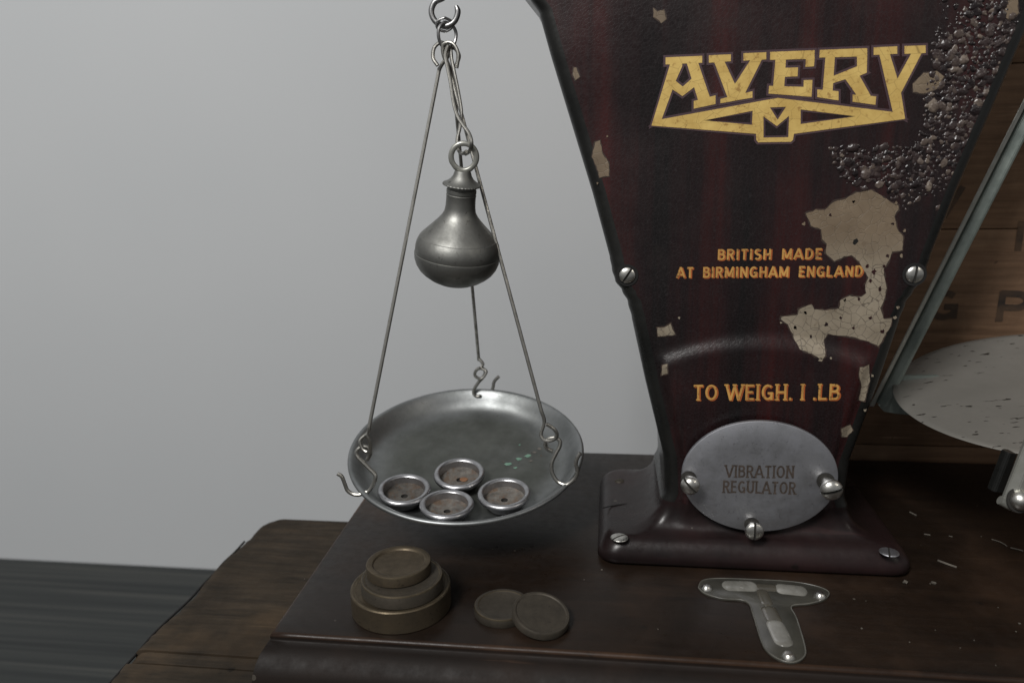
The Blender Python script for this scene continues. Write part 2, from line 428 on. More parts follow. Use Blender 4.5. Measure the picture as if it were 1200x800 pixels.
# ---------------------------------------------------------------- crate under the scale
ZC = -0.06
crate = Thing('wooden_crate', 'worn brown plank crate standing on the floor, the scale set on its top', 'crate', (-0.1, 0.05, ZF))
XL = at_z(160, 760, ZC).x; YB = at_z(310, 607, ZC).y
YS = at_z(200, 764, ZC).y
def plank(y0, y1, x0=XL, x1=0.5):
    bm = bmesh.new(); N = 60
    rnd = random.Random(int(y0 * 1000)); j = [rnd.uniform(-.0009, .0009) for _ in range(N + 1)]
    rows = []
    th = 0.014
    prof = [(0, -th), (0, -0.003), (0.003, 0), (1, 0), (2, -0.003), (2, -th)]
    for i in range(N + 1):
        y = y0 + (y1 - y0) * i / N
        wx = x0 + j[i] + 0.002 * math.sin(y * 60) + (0.012 * (1 - (y1 - y) / 0.02) ** 2 if (y1 - y) < 0.02 and y1 > 0.1 else 0)
        rows.append([bm.verts.new(p) for p in ((wx + .001, y, ZC - th), (wx, y, ZC - .004), (wx + .003, y, ZC - .0008), (wx + .008, y, ZC), (x1, y, ZC), (x1, y, ZC - th))])
    for a, b_ in zip(rows, rows[1:]):
        for k in range(6): bm.faces.new((a[k], a[(k + 1) % 6], b_[(k + 1) % 6], b_[k]))
    bm.faces.new(rows[0]); bm.faces.new(list(reversed(rows[-1])))
    bmesh.ops.recalc_face_normals(bm, faces=bm.faces)
    return crate.part('top_plank', bm, crate_m, sharp=40)
plank(YS + 0.0012, YB)
plank(YS - 0.012, YS - 0.0012, XL + 0.004)
plank(-0.26, YS - 0.0135)
for (x0, x1, y0, y1) in ((XL + .012, XL + .026, -0.25, YB - .004), (0.47, 0.484, -0.25, YB - .004)):
    bm = bmesh.new(); box(bm, x0, x1, y0, y1, ZF, ZC - .0145, .002); crate.part('side_panel', bm, crate_m)
bm = bmesh.new(); box(bm, XL + .027, .469, YB - .018, YB - .005, ZF, ZC - .0145, .002); crate.part('back_panel', bm, crate_m)
bm = bmesh.new(); box(bm, XL + .027, .469, -.25, -.237, ZF, ZC - .0145, .002); crate.part('front_panel', bm, crate_m)
# added dark tube standing for the crack line along the left edge
bm = bmesh.new()
pts = []
for i in range(22):
    t = i / 21; y = -0.24 + t * (YB + .200)
    pts.append(Vector((XL + random.uniform(-.0006, .0006) - .0006, y, ZC - .003 + random.uniform(-.0015, .001))))
tube(bm, pts, 0.0010, 6, 3)
crate.part('edge_crack', bm, crack_m)

# ---------------------------------------------------------------- old crate behind, with stencilled letters
YK = 0.205
bc = Thing('packing_crate', 'tall reddish brown packing crate with faded stencilled letters standing behind the scale', 'crate', (0.3, 0.36, ZF))
zs = [ZF, -0.25, -0.09, 0.012, at_y(1105, 269, YK).z, 0.325, 0.47, 0.6]
for i in range(len(zs) - 1):
    bm = bmesh.new()
    box(bm, 0.025, 0.62, YK, YK + .014, zs[i] + .0003, zs[i + 1] - .0003, .0009)
    bc.part('front_plank', bm, back_m)
for (x0, x1, y0, y1, n) in ((0.025, .039, YK + .0145, .52, 'side_panel'), (.606, .62, YK + .0145, .52, 'side_panel'), (0.0395, .6055, .506, .52, 'back_panel')):
    bm = bmesh.new(); box(bm, x0, x1, y0, y1, ZF, .6, .002); bc.part(n, bm, back_m)
bm = bmesh.new(); box(bm, .025, .62, YK, .52, .6005, .612, .002); bc.part('top_panel', bm, back_m)

# ---------------------------------------------------------------- lettering: stroke glyphs
def arc(cx, cy, rx, ry, a0, a1, n=12):
    return [(cx + rx * math.cos(math.radians(a0 + (a1 - a0) * i / n)), cy + ry * math.sin(math.radians(a0 + (a1 - a0) * i / n))) for i in range(n + 1)]
G = {   # width, strokes (each a list of points in a box one unit high)
 'A': (.86, [[(.0, 0), (.43, 1)], [(.43, 1), (.86, 0)], [(.18, .30), (.68, .30)]]),
 'B': (.68, [[(.09, 0), (.09, 1)], [(0.05, .92)] + [(.3, .92)] + arc(.38, .73, .2, .19, 90, -90) + [(.09, .54)], [(.05, .08)] + [(.36, .08)] + arc(.42, .30, .22, .22, -90, 90) + [(.09, .52)]]),
 'D': (.76, [[(.09, 0), (.09, 1)], [(.05, .92), (.3, .92)] + arc(.3, .5, .38, .42, 90, -90) + [(.05, .08)]]),
 'E': (.60, [[(.09, 0), (.09, 1)], [(.05, .92), (.6, .92)], [(.09, .51), (.52, .51)], [(.05, .08), (.6, .08)]]),
 'G': (.80, [arc(.42, .5, .34, .42, 48, 360 - 42), [(.69, .02), (.69, .46)], [(.42, .44), (.78, .44)]]),
 'H': (.76, [[(.09, 0), (.09, 1)], [(.67, 0), (.67, 1)], [(.09, .5), (.67, .5)]]),
 'I': (.20, [[(.10, 0), (.10, 1)]]),
 'L': (.58, [[(.09, 0), (.09, 1)], [(.05, .08), (.58, .08)]]),
 'M': (.96, [[(.09, 0), (.09, 1)], [(.09, .97), (.48, .12)], [(.48, .12), (.87, .97)], [(.87, 0), (.87, 1)]]),
 'N': (.78, [[(.09, 0), (.09, 1)], [(.09, .95), (.69, .05)], [(.69, 0), (.69, 1)]]),
 'O': (.84, [arc(.42, .5, .34, .42, 90, 450, 24)]),
 'P': (.66, [[(.09, 0), (.09, 1)], [(.05, .92), (.34, .92)] + arc(.38, .69, .22, .23, 90, -90) + [(.09, .46)]]),
 'R': (.72, [[(.09, 0), (.09, 1)], [(.05, .92), (.36, .92)] + arc(.40, .71, .2, .21, 90, -90) + [(.09, .50)], [(.36, .5), (.66, 0)]]),
 'S': (.66, [arc(.33, .72, .24, .2, 40, 270, 14)[:-1] + arc(.33, .28, .26, .22, 90, -145, 14)]),
 'T': (.66, [[(.33, 0), (.33, .95)], [(0, .92), (.66, .92)]]),
 'U': (.76, [[(.09, 1), (.09, .36)] + arc(.38, .36, .29, .28, 180, 360, 12) + [(.67, 1)]]),
 'V': (.82, [[(.0, 1), (.41, 0)], [(.41, 0), (.82, 1)]]),
 'W': (1.16, [[(.0, 1), (.30, 0)], [(.30, 0), (.58, .9)], [(.58, .9), (.86, 0)], [(.86, 0), (1.16, 1)]]),
 '1': (.22, [[(.11, 0), (.11, 1)]]),
 '.': (.16, [[(.08, 0), (.08, .16)]]),
 ' ': (.52, []),
}
SERIF = {'A': [(0, 0), (.86, 0)], 'B': [], 'D': [], 'E': [], 'H': [(.09, 0), (.67, 0), (.09, 1), (.67, 1)], 'I': [(.1, 0), (.1, 1)], 'L': [(.09, 1)],
         'M': [(.09, 0), (.87, 0), (.09, 1), (.87, 1)], 'N': [(.09, 0), (.09, 1), (.69, 1)], 'R': [(.09, 0), (.68, 0)], 'T': [(.33, 0)], 'U': [(.09, 1), (.67, 1)],
         'V': [(0, 1), (.82, 1)], 'W': [(0, 1), (.58, .92), (1.16, 1)], '1': [(.11, 0), (.11, 1)], 'P': [(.09, 0)], 'G': []}

def ribbon(bm, pts, w, fn, lift):
    n = len(pts); closed = (Vector(pts[0]) - Vector(pts[-1])).length < 1e-4
    L, R = [], []
    for i in range(n):
        p = Vector(pts[i])
        a = Vector(pts[i - 1]) if i > 0 else (Vector(pts[-2]) if closed else None)
        b = Vector(pts[i + 1]) if i < n - 1 else (Vector(pts[1]) if closed else None)
        d = Vector((0, 0))
        d1 = (p - a).normalized() if a is not None else None
        d2 = (b - p).normalized() if b is not None else None
        d = ((d1 or d2) + (d2 or d1)).normalized()
        nn = Vector((-d.y, d.x))
        k = 1.0
        if d1 is not None and d2 is not None: k = 1 / max(.6, nn.dot(Vector((-d1.y, d1.x))))
        L.append(bm.verts.new(fn(p.x + nn.x * w / 2 * k, p.y + nn.y * w / 2 * k, lift)))
        R.append(bm.verts.new(fn(p.x - nn.x * w / 2 * k, p.y - nn.y * w / 2 * k, lift)))
    for i in range(n - 1): bm.faces.new((R[i], R[i + 1], L[i + 1], L[i]))

def lettering(bm, text, left, right_, height, weight, fn, gap=.16, serif=0.0, space=None, lift0=0.0):
    """left,right_: 2-D base points; fn(x,y,lift)->3-D in surface coordinates"""
    ws = [(space if (c == ' ' and space) else G[c][0]) for c in text]
    tot = sum(ws) + gap * (len(text) - 1)
    d = Vector(right_) - Vector(left); sx = d.length / tot; dx = d.normalized(); dy = Vector((-dx.y, dx.x))
    x = 0.0; k = 0
    for c, w in zip(text, ws):
        for st in G[c][1] if c in G else []:
            k += 1
            lf = lift0 + (k % 4) * 0.000012
            pp = []
            for (a, b) in st:
                q = Vector(left) + dx * ((x + a) * sx) + dy * (b * height)
                pp.append((q.x, q.y))
            ribbon(bm, pp, weight * height, fn, lf)
        if serif:
            for (a, b) in SERIF.get(c, []):
                k += 1
                yb = .04 if b < .5 else .96
                pp = []
                for s in (-serif, serif):
                    q = Vector(left) + dx * ((x + a) * sx + s * height) + dy * (yb * height)
                    pp.append((q.x, q.y))
                ribbon(bm, pp, .10 * height, fn, lift0 + .00005 + (k % 4) * 0.000012)
        x += w + gap

# stencilled letters on the packing crate
def crate_fn(x, y, l): return Vector((x, YK - .0003 - l, y))
def xz(px, py, Y): p = at_y(px, py, Y); return (p.x, p.z)
for (ch, l, r, h, w, sf) in (('G', (1086, 374), (1122, 374), .024, .22, 0), ('P', (1165, 376), (1203, 377), .025, .22, .12), ('V', (1088, 254), (1124, 254), .024, .20, 0), ('I', (1188, 294), (1197, 294), .024, .22, 0)):
    bm = bmesh.new(); lettering(bm, ch, xz(*l, YK), xz(*r, YK), h, w, crate_fn, serif=sf)
    bc.part('stencil_letter', bm, stencil_m, smooth=False)

# ---------------------------------------------------------------- the scale
scale = Thing('counter_scale', 'old dark mahogany painted counter scale with gold lettering on its tall tapered housing', 'scale', (0, 0.06, 0))
XLb = -0.285
# base board with moulded front
bm = bmesh.new()
prof = [(-.0022, 0.0, 0), (-.0006, -.0006, 1), (0.0, -.002, 1), (-.0002, -.0034, 0), (.0004, -.0044, 0), (.0035, -.0050, 0), (.0085, -.0075, 0), (.0125, -.0115, 0),
        (.0155, -.0165, 0), (.0165, -.0215, 0), (.0150, -.0228, 0), (.0155, -.0240, 0), (.0200, -.0255, 0), (.0215, -.034, 0), (.0205, -.0595, 0)]
XR, Y0, Y1 = 0.40, -0.092, 0.1985
def boardring(d, z):
    dl = d * (0.30 if d > 0 else 1)
    return [Vector((XLb - dl, Y0 - d, z)), Vector((XR + dl, Y0 - d, z)), Vector((XR + dl, Y1 + dl * .3, z)), Vector((XLb - .0065 - dl, Y1 + dl * .3, z))]
def subdiv(loop, n=(60, 24, 60, 24)):
    out = []
    for i in range(4):
        a, b_ = loop[i], loop[(i + 1) % 4]
        out += [a.lerp(b_, k / n[i]) for k in range(n[i])]
    return out
rings = []
for (d, z, mi) in prof:
    ring = subdiv(boardring(d, z))
    rings.append([bm.verts.new(p) for p in ring])
for i, (a, b_) in enumerate(zip(rings, rings[1:])):
    for k in range(len(a)):
        f = bm.faces.new((a[k], b_[k], b_[(k + 1) % len(a)], a[(k + 1) % len(a)])); f.material_index = 1 if i in (0, 1) else 2
bm.faces.new(rings[0]); bm.faces.new(list(reversed(rings[-1])))
bmesh.ops.recalc_face_normals(bm, faces=bm.faces)
base = scale.part('base_board', bm, [board_m, edge_m, mould_m], sharp=50)

# housing: lofted rounded rectangles, front displaced by the raised arch
AX = 0.0012; FY = 0.02
WP = [(.034, .0605), (.045, .0575), (.069, .0590), (.12, .0718), (.16, .0808), (.171, .0835), (.178, .0872), (.185, .0918), (.192, .0938), (.2, .0952), (.24, .1062), (.32, .1310), (.343, .1375), (.355, .1440), (.37, .156), (.39, .178), (.43, .20)]
def halfw(z):
    for (a, wa), (b_, wb) in zip(WP, WP[1:]):
        if z <= b_: return wa + (wb - wa) * sstep(0, 1, (z - a) / (b_ - a)) if b_ - a < .012 else wa + (wb - wa) * (z - a) / (b_ - a)
    return WP[-1][1]
def relief(x, z):
    s = math.hypot(x - AX, z + 0.009)
    h = 0.0032 * (1 - sstep(.1515, .1625, s))
    h *= 1 - sstep(-.016, -.009, abs(x - AX) - halfw(max(z, .04)))
    return h
def face_y(x, z): return FY - relief(x, z)
NF, NC, NS, NB = 84, 8, 10, 30
def ring_pts(z, x0, x1, y0, y1, r, rel=1.0):
    P = []
    for i in range(NF):
        x = x0 + r + (x1 - x0 - 2 * r) * i / (NF - 1)
        P.append(Vector((x, y0 - relief(x, z) * rel, z)))
    def cor(cx, cy, a0):
        for i in range(1, NC): 
            a = math.radians(a0 + 90 * i / NC); P.append(Vector((cx + r * math.cos(a), cy + r * math.sin(a), z)))
    cor(x1 - r, y0 + r, -90)
    for i in range(NS): P.append(Vector((x1, y0 + r + (y1 - y0 - 2 * r) * i / (NS - 1), z)))
    cor(x1 - r, y1 - r, 0)
    for i in range(NB): P.append(Vector((x1 - r - (x1 - x0 - 2 * r) * i / (NB - 1), y1, z)))
    cor(x0 + r, y1 - r, 90)
    for i in range(NS): P.append(Vector((x0, y1 - r - (y1 - y0 - 2 * r) * i / (NS - 1), z)))
    cor(x0 + r, y0 + r, 180)
    return P
FX0, FX1, FB, FT = -.1005, .0965, .128, .0185
rows = []
for (ins, z) in ((.003, .0003), (0, .003), (0, .0065), (.0008, .0098), (.0026, .0128), (.0045, .0155), (.0068, .0174), (.0092, .0183)):
    rows.append(ring_pts(z, FX0 + ins, FX1 - ins, ins, FB - ins, .0125 if ins < .009 else .009, 0))
w0 = halfw(.036); foot = (AX - w0, AX + w0, FY, .112)
# concave sweep from the flange up into the column
for t in (0.0, .2, .4, .55, .7, .82, .92, 1.0):
    a = t * math.pi / 2
    e = (1 - math.sin(a)); zz = FT + .0001 + (1 - math.cos(a)) * .019
    sp = .0103 * e; spx = .024 * e
    rows.append(ring_pts(zz, foot[0] - spx, foot[1] + spx, foot[2] - sp, foot[3] + .006 * e, .009, t * t))
z = .0385
while z < .43:
    w = halfw(z); rows.append(ring_pts(z, AX - w, AX + w, FY, .112 + .1 * max(0, z - .30), .0085)); z += .0016
bm = bmesh.new()
vr = [[bm.verts.new(p) for p in r] for r in rows]
L = len(rows[0])
for i, (a, b_) in enumerate(zip(vr, vr[1:])):
    for k in range(L):
        f = bm.faces.new((a[k], a[(k + 1) % L], b_[(k + 1) % L], b_[k]))
        f.material_index = 0 if (i > 14 and k < NF - 1) else 1
        if i < 15: f.material_index = 2
bm.faces.new(vr[-1]); bm.faces.new(list(reversed(vr[0])))
bmesh.ops.recalc_face_normals(bm, faces=bm.faces)

def offset_poly(P, d):
    n = len(P); A = sum(P[i][0] * P[(i + 1) % n][1] - P[(i + 1) % n][0] * P[i][1] for i in range(n))
    s = 1 if A > 0 else -1; out = []
    for i in range(n):
        p0, p1, p2 = Vector(P[i - 1]), Vector(P[i]), Vector(P[(i + 1) % n])
        d1 = (p1 - p0).normalized(); d2 = (p2 - p1).normalized()
        n1 = Vector((d1.y, -d1.x)) * s; n2 = Vector((d2.y, -d2.x)) * s
        m = (n1 + n2); m = m / max(.35, m.length_squared / 2) if m.length > .01 else n1
        if m.length > 2.2: m = m.normalized() * 2.2
        q = p1 + m * d; out.append((q.x, q.y))
    return out
def fill_curve(outer, hls, Y):
    cu = bpy.data.curves.new('logo_fill', 'CURVE'); cu.dimensions = '2D'; cu.fill_mode = 'BOTH'
    for P in [outer] + hls:
        s = cu.splines.new('POLY'); s.points.add(len(P) - 1); s.use_cyclic_u = True
        for k, (x, y) in enumerate(P): s.points[k].co = (x * 100, y * 100, 0, 1)
    ob = bpy.data.objects.new('logo_fill', cu); C.objects.link(ob)
    dg = bpy.context.evaluated_depsgraph_get()
    me = ob.evaluated_get(dg).to_mesh()
    V = [Vector((v.co.x / 100, Y, v.co.y / 100)) for v in me.vertices]; F = [list(p.vertices) for p in me.polygons]
    ob.evaluated_get(dg).to_mesh_clear()
    bpy.data.objects.remove(ob); bpy.data.curves.remove(cu)
    return V, F
# --- wear in the housing's paint: bared primer patches and blisters, all in the housing's own mesh
def px_xz(px, py):
    p = at_y(px, py, FY); return (p.x, p.z)
def rough_outline(pts, amp, n=5, seed=1):
    rnd = random.Random(seed); out = []
    for i in range(len(pts)):
        a = Vector(pts[i]); b_ = Vector(pts[(i + 1) % len(pts)])
        m = max(1, int((b_ - a).length / .0016))
        for k in range(m):
            p = a.lerp(b_, k / m); out.append((p.x + rnd.uniform(-amp, amp), p.y + rnd.uniform(-amp, amp)))
    return out
def inside(x, y, poly):
    c = False; j = len(poly) - 1
    for i in range(len(poly)):
        xi, yi = poly[i]; xj, yj = poly[j]
        if (yi > y) != (yj > y) and x < (xj - xi) * (y - yi) / (yj - yi) + xi: c = not c
        j = i
    return c
def patch(bm, pxpts, seed, mi, amp=.0003, lift=.00028):
    poly = rough_outline([px_xz(*p) for p in pxpts], amp, seed=seed)
    b2 = bmesh.new(); V_, F_ = fill_curve(poly, [], 0)
    vs = [b2.verts.new(v) for v in V_]
    for fc in F_: b2.faces.new([vs[i] for i in fc])
    bmesh.ops.triangulate(b2, faces=b2.faces)
    for _ in range(7):
        es = [e for e in b2.edges if e.calc_length() > .0022]
        if not es: break
        bmesh.ops.subdivide_edges(b2, edges=es, cuts=1); bmesh.ops.triangulate(b2, faces=[f for f in b2.faces if len(f.verts) > 3])
    mp = {}
    for v in b2.verts: mp[v] = bm.verts.new((v.co.x, face_y(v.co.x, v.co.z) - lift, v.co.z))
    for f in b2.faces:
        nf = bm.faces.new([mp[v] for v in f.verts]); nf.normal_update()
        if nf.normal.y > 0: nf.normal_flip()
        nf.material_index = mi
    b2.free()
    return poly
cz = lambda L_: [(880 + x / 3.48, 200 + y / 3.48) for x, y in L_]
big = cz([(225, 175), (265, 160), (300, 160), (340, 125), (385, 115), (430, 90), (490, 78), (540, 110), (580, 135), (602, 140), (600, 160), (585, 185), (592, 225), (600, 250), (620, 265), (618, 325), (575, 330), (560, 370), (540, 400), (545, 440), (552, 480), (545, 520), (528, 560), (535, 585), (540, 605), (575, 600), (570, 630), (545, 670), (530, 700), (520, 715), (480, 695), (400, 675), (310, 665), (298, 690), (298, 750), (285, 765), (240, 740), (195, 722), (180, 690), (165, 655), (150, 625), (122, 605), (125, 595), (190, 588), (195, 565), (245, 545), (258, 565), (300, 570), (360, 560), (365, 530), (400, 510), (450, 515), (470, 500), (465, 465), (480, 435), (455, 400), (440, 370), (410, 345), (380, 350), (340, 370), (305, 335), (310, 300), (290, 280), (285, 240), (245, 225)])
bigpoly = patch(bm, big, 3, 3)
patch(bm, offset_poly(big, 1.5), 9, 5, .0004, .00014)
for i, pl in enumerate(([(697, 167), (703, 165), (706, 180), (713, 190), (714, 206), (703, 208), (699, 195), (694, 184)],
        [(766, 10), (770, 14), (778, 12), (781, 22), (775, 27), (766, 20)], [(672, 79), (676, 80), (679, 90), (674, 94), (671, 88)],
        [(770, 384), (779, 383), (786, 379), (791, 392), (771, 394)], [(776, 427), (782, 425), (782, 436), (775, 439)],
        [(1006, 429), (1018, 427), (1019, 446), (1013, 470), (1006, 468), (1009, 452), (1005, 440)],
        [(984, 500), (996, 497), (999, 504), (992, 511), (985, 510)],
        [(1180, 2), (1192, -4), (1193, 16), (1184, 24), (1176, 20)],
        [(1070, 98), (1082, 86), (1098, 84), (1106, 90), (1098, 104), (1084, 110), (1070, 108)])):
    patch(bm, pl, 20 + i, 3, .00028); patch(bm, offset_poly(pl, 1.1), 40 + i, 5, .00025, .00014)
patch(bm, [(1000, 281), (1004, 279), (1006, 283), (1002, 287), (999, 285)], 50, 1, .0002, .00036)
from mathutils import noise as mnoise
MT = M.transposed()
def to_px(x, z):
    v = MT @ (Vector((x, FY, z)) - CAM); return 600 + FPX * v.x / v.z, 400 + FPX * v.y / v.z
def blister_mask(x, z):
    px, py = to_px(x, z)
    d = min(((px - 1122) / 70) ** 2 + ((py - 122) / 106) ** 2, ((px - 1062) / 84) ** 2 + ((py - 180) / 52) ** 2, ((px - 1160) / 40) ** 2 + ((py - 50) / 60) ** 2)
    d += .55 * mnoise.noise(Vector((x * 70, 3.1, z * 70))) + .3 * mnoise.noise(Vector((x * 200, 1.1, z * 200)))
    m = 1 - sstep(.25, 1.45, d)
    if py < 172: m *= sstep(0, 7, px - (1090 - (py - 55) * .16))
    m *= sstep(.006, .0095, halfw(z) - abs(x - AX))
    return m
# islands of paint still clinging to the bared patch, and thin broken fringes round it
rnd = random.Random(31)
for (px, py, r) in ((1012, 335, 3.0), (1020, 329, 2.2), (1031, 338, 2.6), (1006, 350, 2.0), (1024, 318, 3.4), (1016, 312, 2.4), (1036, 312, 2.2), (985, 372, 2.0), (968, 380, 2.6), (1000, 384, 1.8), (1020, 372, 2.2), (1034, 388, 2.4), (950, 394, 2.0), (1040, 300, 2.2), (1046, 262, 2.0), (973, 252, 1.8)):
    n = 11; patch(bm, [(px + r * rnd.uniform(.45, 1.25) * math.cos(2 * math.pi * k / n), py + r * rnd.uniform(.45, 1.25) * math.sin(2 * math.pi * k / n)) for k in range(n)], int(px), 0, .00012, .00042)
for (px, py, r) in ((1048, 372, 3), (1052, 360, 2), (1056, 300, 2.4), (1060, 270, 2), (932, 384, 2.4), (944, 366, 2), (915, 378, 1.6), (990, 352, 2), (942, 262, 2.2), (958, 302, 2), (1000, 236, 2), (1050, 238, 2.4), (1022, 440, 2), (1014, 480, 2), (960, 420, 2.4), (972, 418, 1.6), (700, 215, 1.6), (712, 160, 1.4), (796, 372, 1.5)):
    n = 9; patch(bm, [(px + r * rnd.uniform(.4, 1.3) * math.cos(2 * math.pi * k / n), py + r * rnd.uniform(.4, 1.3) * math.sin(2 * math.pi * k / n)) for k in range(n)], int(px) + 7, 3, .00012, .00028)
rnd = random.Random(11)
GX0, GX1, GZ0, GZ1, GS = .026, .137, .218, .352, .00034
cell = .0046; buck = {}
for _ in range(8000):
    x, z = rnd.uniform(GX0, GX1), rnd.uniform(GZ0, GZ1)
    r = rnd.choice((.0009, .0011, .0013, .0016, .0019, .0023, .0029)) * rnd.uniform(.85, 1.15)
    k = (int(x / cell), int(z / cell)); near = [q for i in (-1, 0, 1) for j in (-1, 0, 1) for q in buck.get((k[0] + i, k[1] + j), [])]
    if any((x - q[0]) ** 2 + (z - q[1]) ** 2 < ((r + q[2]) * .66) ** 2 for q in near): continue
    mk = blister_mask(x, z)
    if rnd.random() > mk * 1.05: continue
    buck.setdefault(k, []).append((x, z, r * (.6 + .4 * mk), rnd.uniform(.18, .44), rnd.uniform(.65, .95) if rnd.random() < .16 else rnd.uniform(0, .62), rnd.uniform(-.4, .4), rnd.uniform(-.4, .4), rnd.uniform(.75, 1.3), rnd.uniform(0, 3.14)))
def blister_h(x, z):
    k = (int(x / cell), int(z / cell)); h = 0.0; pale = 0.0
    wx = x + .0006 * mnoise.noise(Vector((x * 600, 0, z * 600))); wz = z + .0006 * mnoise.noise(Vector((x * 600, 5, z * 600)))
    for i in (-1, 0, 1):
        for j in (-1, 0, 1):
            for (qx, qz, r, hh, pl, tx, tz, ex, an) in buck.get((k[0] + i, k[1] + j), []):
                dx, dz = wx - qx, wz - qz
                c, s_ = math.cos(an), math.sin(an); ax_, az_ = (dx * c + dz * s_) * ex, (dz * c - dx * s_) / ex
                q = (ax_ * ax_ + az_ * az_) / (r * r)
                if q < 1:
                    g = r * hh * (1 - q) ** .55 * (1 + (tx * dx + tz * dz) / r)
                    if g > h: h = g; pale = pl
    return h, pale
nx, nz = int((GX1 - GX0) / GS), int((GZ1 - GZ0) / GS); grid = {}
pl_lay = bm.verts.layers.float.new('pale')
for i in range(nx + 1):
    for j in range(nz + 1):
        x, z = GX0 + i * GS, GZ0 + j * GS
        if inside(x, z, bigpoly) or halfw(z) - abs(x - AX) < .0085: continue
        h, pale = blister_h(x, z)
        v = grid[(i, j)] = bm.verts.new((x, face_y(x, z) - (h + .00015 * mnoise.noise(Vector((x * 1100, 2, z * 1100))) if h > 0 else -.0004), z)); v[pl_lay] = pale; grid[(i, j, 'h')] = h
for i in range(nx):
    for j in range(nz):
        ks = ((i, j), (i + 1, j), (i + 1, j + 1), (i, j + 1))
        if all(k in grid for k in ks) and any(grid[k + ('h',)] > 0 for k in ks): f = bm.faces.new([grid[k] for k in ks]); f.material_index = 4
for k, v in list(grid.items()):
    if len(k) == 2 and not v.link_faces: bm.verts.remove(v)
flange_m = board_mat('flange_paint', (0.008, 0.0055, 0.0055), (0.016, 0.009, 0.009), (0.026, 0.012, 0.012), gx=10, rough=(.24, .42), spec=.26)
housing = scale.part('housing', bm, [house_m, rim_m, flange_m, primer_m, blister_m, fringe_m], sharp=60)
# the relief of the loft and patches is in world coordinates: patches' crackle reads the height above the base

# --- gold logo, cut as flat transfers on the face
K = lambda x, y: px_xz(740 + x / 3.3333, 40 + y / 3.3333)
pieces = [
 [(133, 92), (276, 86), (276, 113), (133, 120)],
 [(152, 114), (198, 112), (198, 126), (170, 190), (118, 333), (78, 358)],
 [(214, 108), (258, 106), (306, 248), (262, 266)],
 [(163, 176), (200, 206), (236, 174), (250, 204), (199, 243), (150, 210)],
 [(243, 262), (328, 240), (328, 274), (243, 292)],
 [(302, 84), (388, 80), (388, 107), (302, 113)],
 [(437, 76), (526, 72), (526, 100), (437, 105)],
 [(322, 108), (362, 106), (404, 196), (424, 246), (376, 252)],
 [(466, 100), (510, 98), (440, 238), (386, 250), (398, 204)],
 [(347, 254), (472, 224), (472, 249), (347, 271)],
 [(541, 71), (715, 64), (714, 98), (541, 102)],
 [(681, 92), (715, 92), (712, 127), (679, 129)],
 [(562, 98), (603, 97), (594, 236), (551, 228)],
 [(598, 133), (650, 131), (648, 166), (597, 168)],
 [(672, 181), (706, 180), (703, 246), (671, 240)],
 [(537, 203), (705, 208), (703, 246), (535, 233)],
 [(735, 63), (920, 56), (920, 88), (733, 93)],
 [(757, 88), (794, 87), (784, 236), (746, 228)],
 [(880, 84), (920, 84), (918, 152), (880, 168)],
 [(784, 166), (888, 124), (918, 150), (782, 194)],
 [(834, 176), (884, 152), (936, 246), (890, 256)],
 [(725, 217), (808, 224), (808, 260), (725, 247)],
 [(863, 237), (955, 244), (952, 277), (863, 265)],
 [(945, 53), (1037, 49), (1037, 78), (945, 83)],
 [(1065, 48), (1148, 45), (1148, 75), (1065, 79)],
 [(967, 79), (1008, 78), (1036, 168), (1052, 232), (1068, 332), (1020, 306)],
 [(1092, 76), (1133, 74), (1050, 234), (1022, 224), (1030, 190)],
]
frame_poly = [(118, 333), (570, 250), (1022, 305), (1068, 332), (634, 390), (630, 414), (622, 421), (494, 423), (487, 414), (486, 390), (78, 358)]
holes = [[(283, 338), (473, 300), (470, 355)], [(660, 295), (875, 322), (660, 352)], [(540, 287), (603, 285), (570, 335)], [(515, 322), (567, 360), (615, 320), (612, 403), (515, 405)]]
def add_fill(bm, outer, hls, Y):
    V, F = fill_curve(outer, hls, Y); vs = [bm.verts.new(v) for v in V]
    for fc in F:
        f = bm.faces.new([vs[i] for i in fc]); f.normal_update()
        if f.normal.y > 0: f.normal_flip()
gb, ob_ = bmesh.new(), bmesh.new()
for i, P in enumerate(pieces):
    q = [K(*p) for p in P]
    prism(gb, q, lambda x, y: Vector((x, FY - .00042 - (i % 5) * .000012, y)))
    prism(ob_, offset_poly(q, .00125), lambda x, y: Vector((x, FY - .00022 - (i % 5) * .00001, y)))
q = [K(*p) for p in frame_poly]; hq = [[K(*p) for p in h] for h in holes]
add_fill(gb, q, hq, FY - .00042 - .00007)
add_fill(ob_, offset_poly(q, .00125), [offset_poly(h, -.0011) for h in hq], FY - .00022 - .00006)
for b_ in (gb, ob_):
    for f in b_.faces:
        f.normal_update()
        if f.normal.y > 0: f.normal_flip()
scale.part('logo_outline', ob_, outline_m, housing, smooth=False)
scale.part('logo', gb, gold_m, housing, smooth=False)

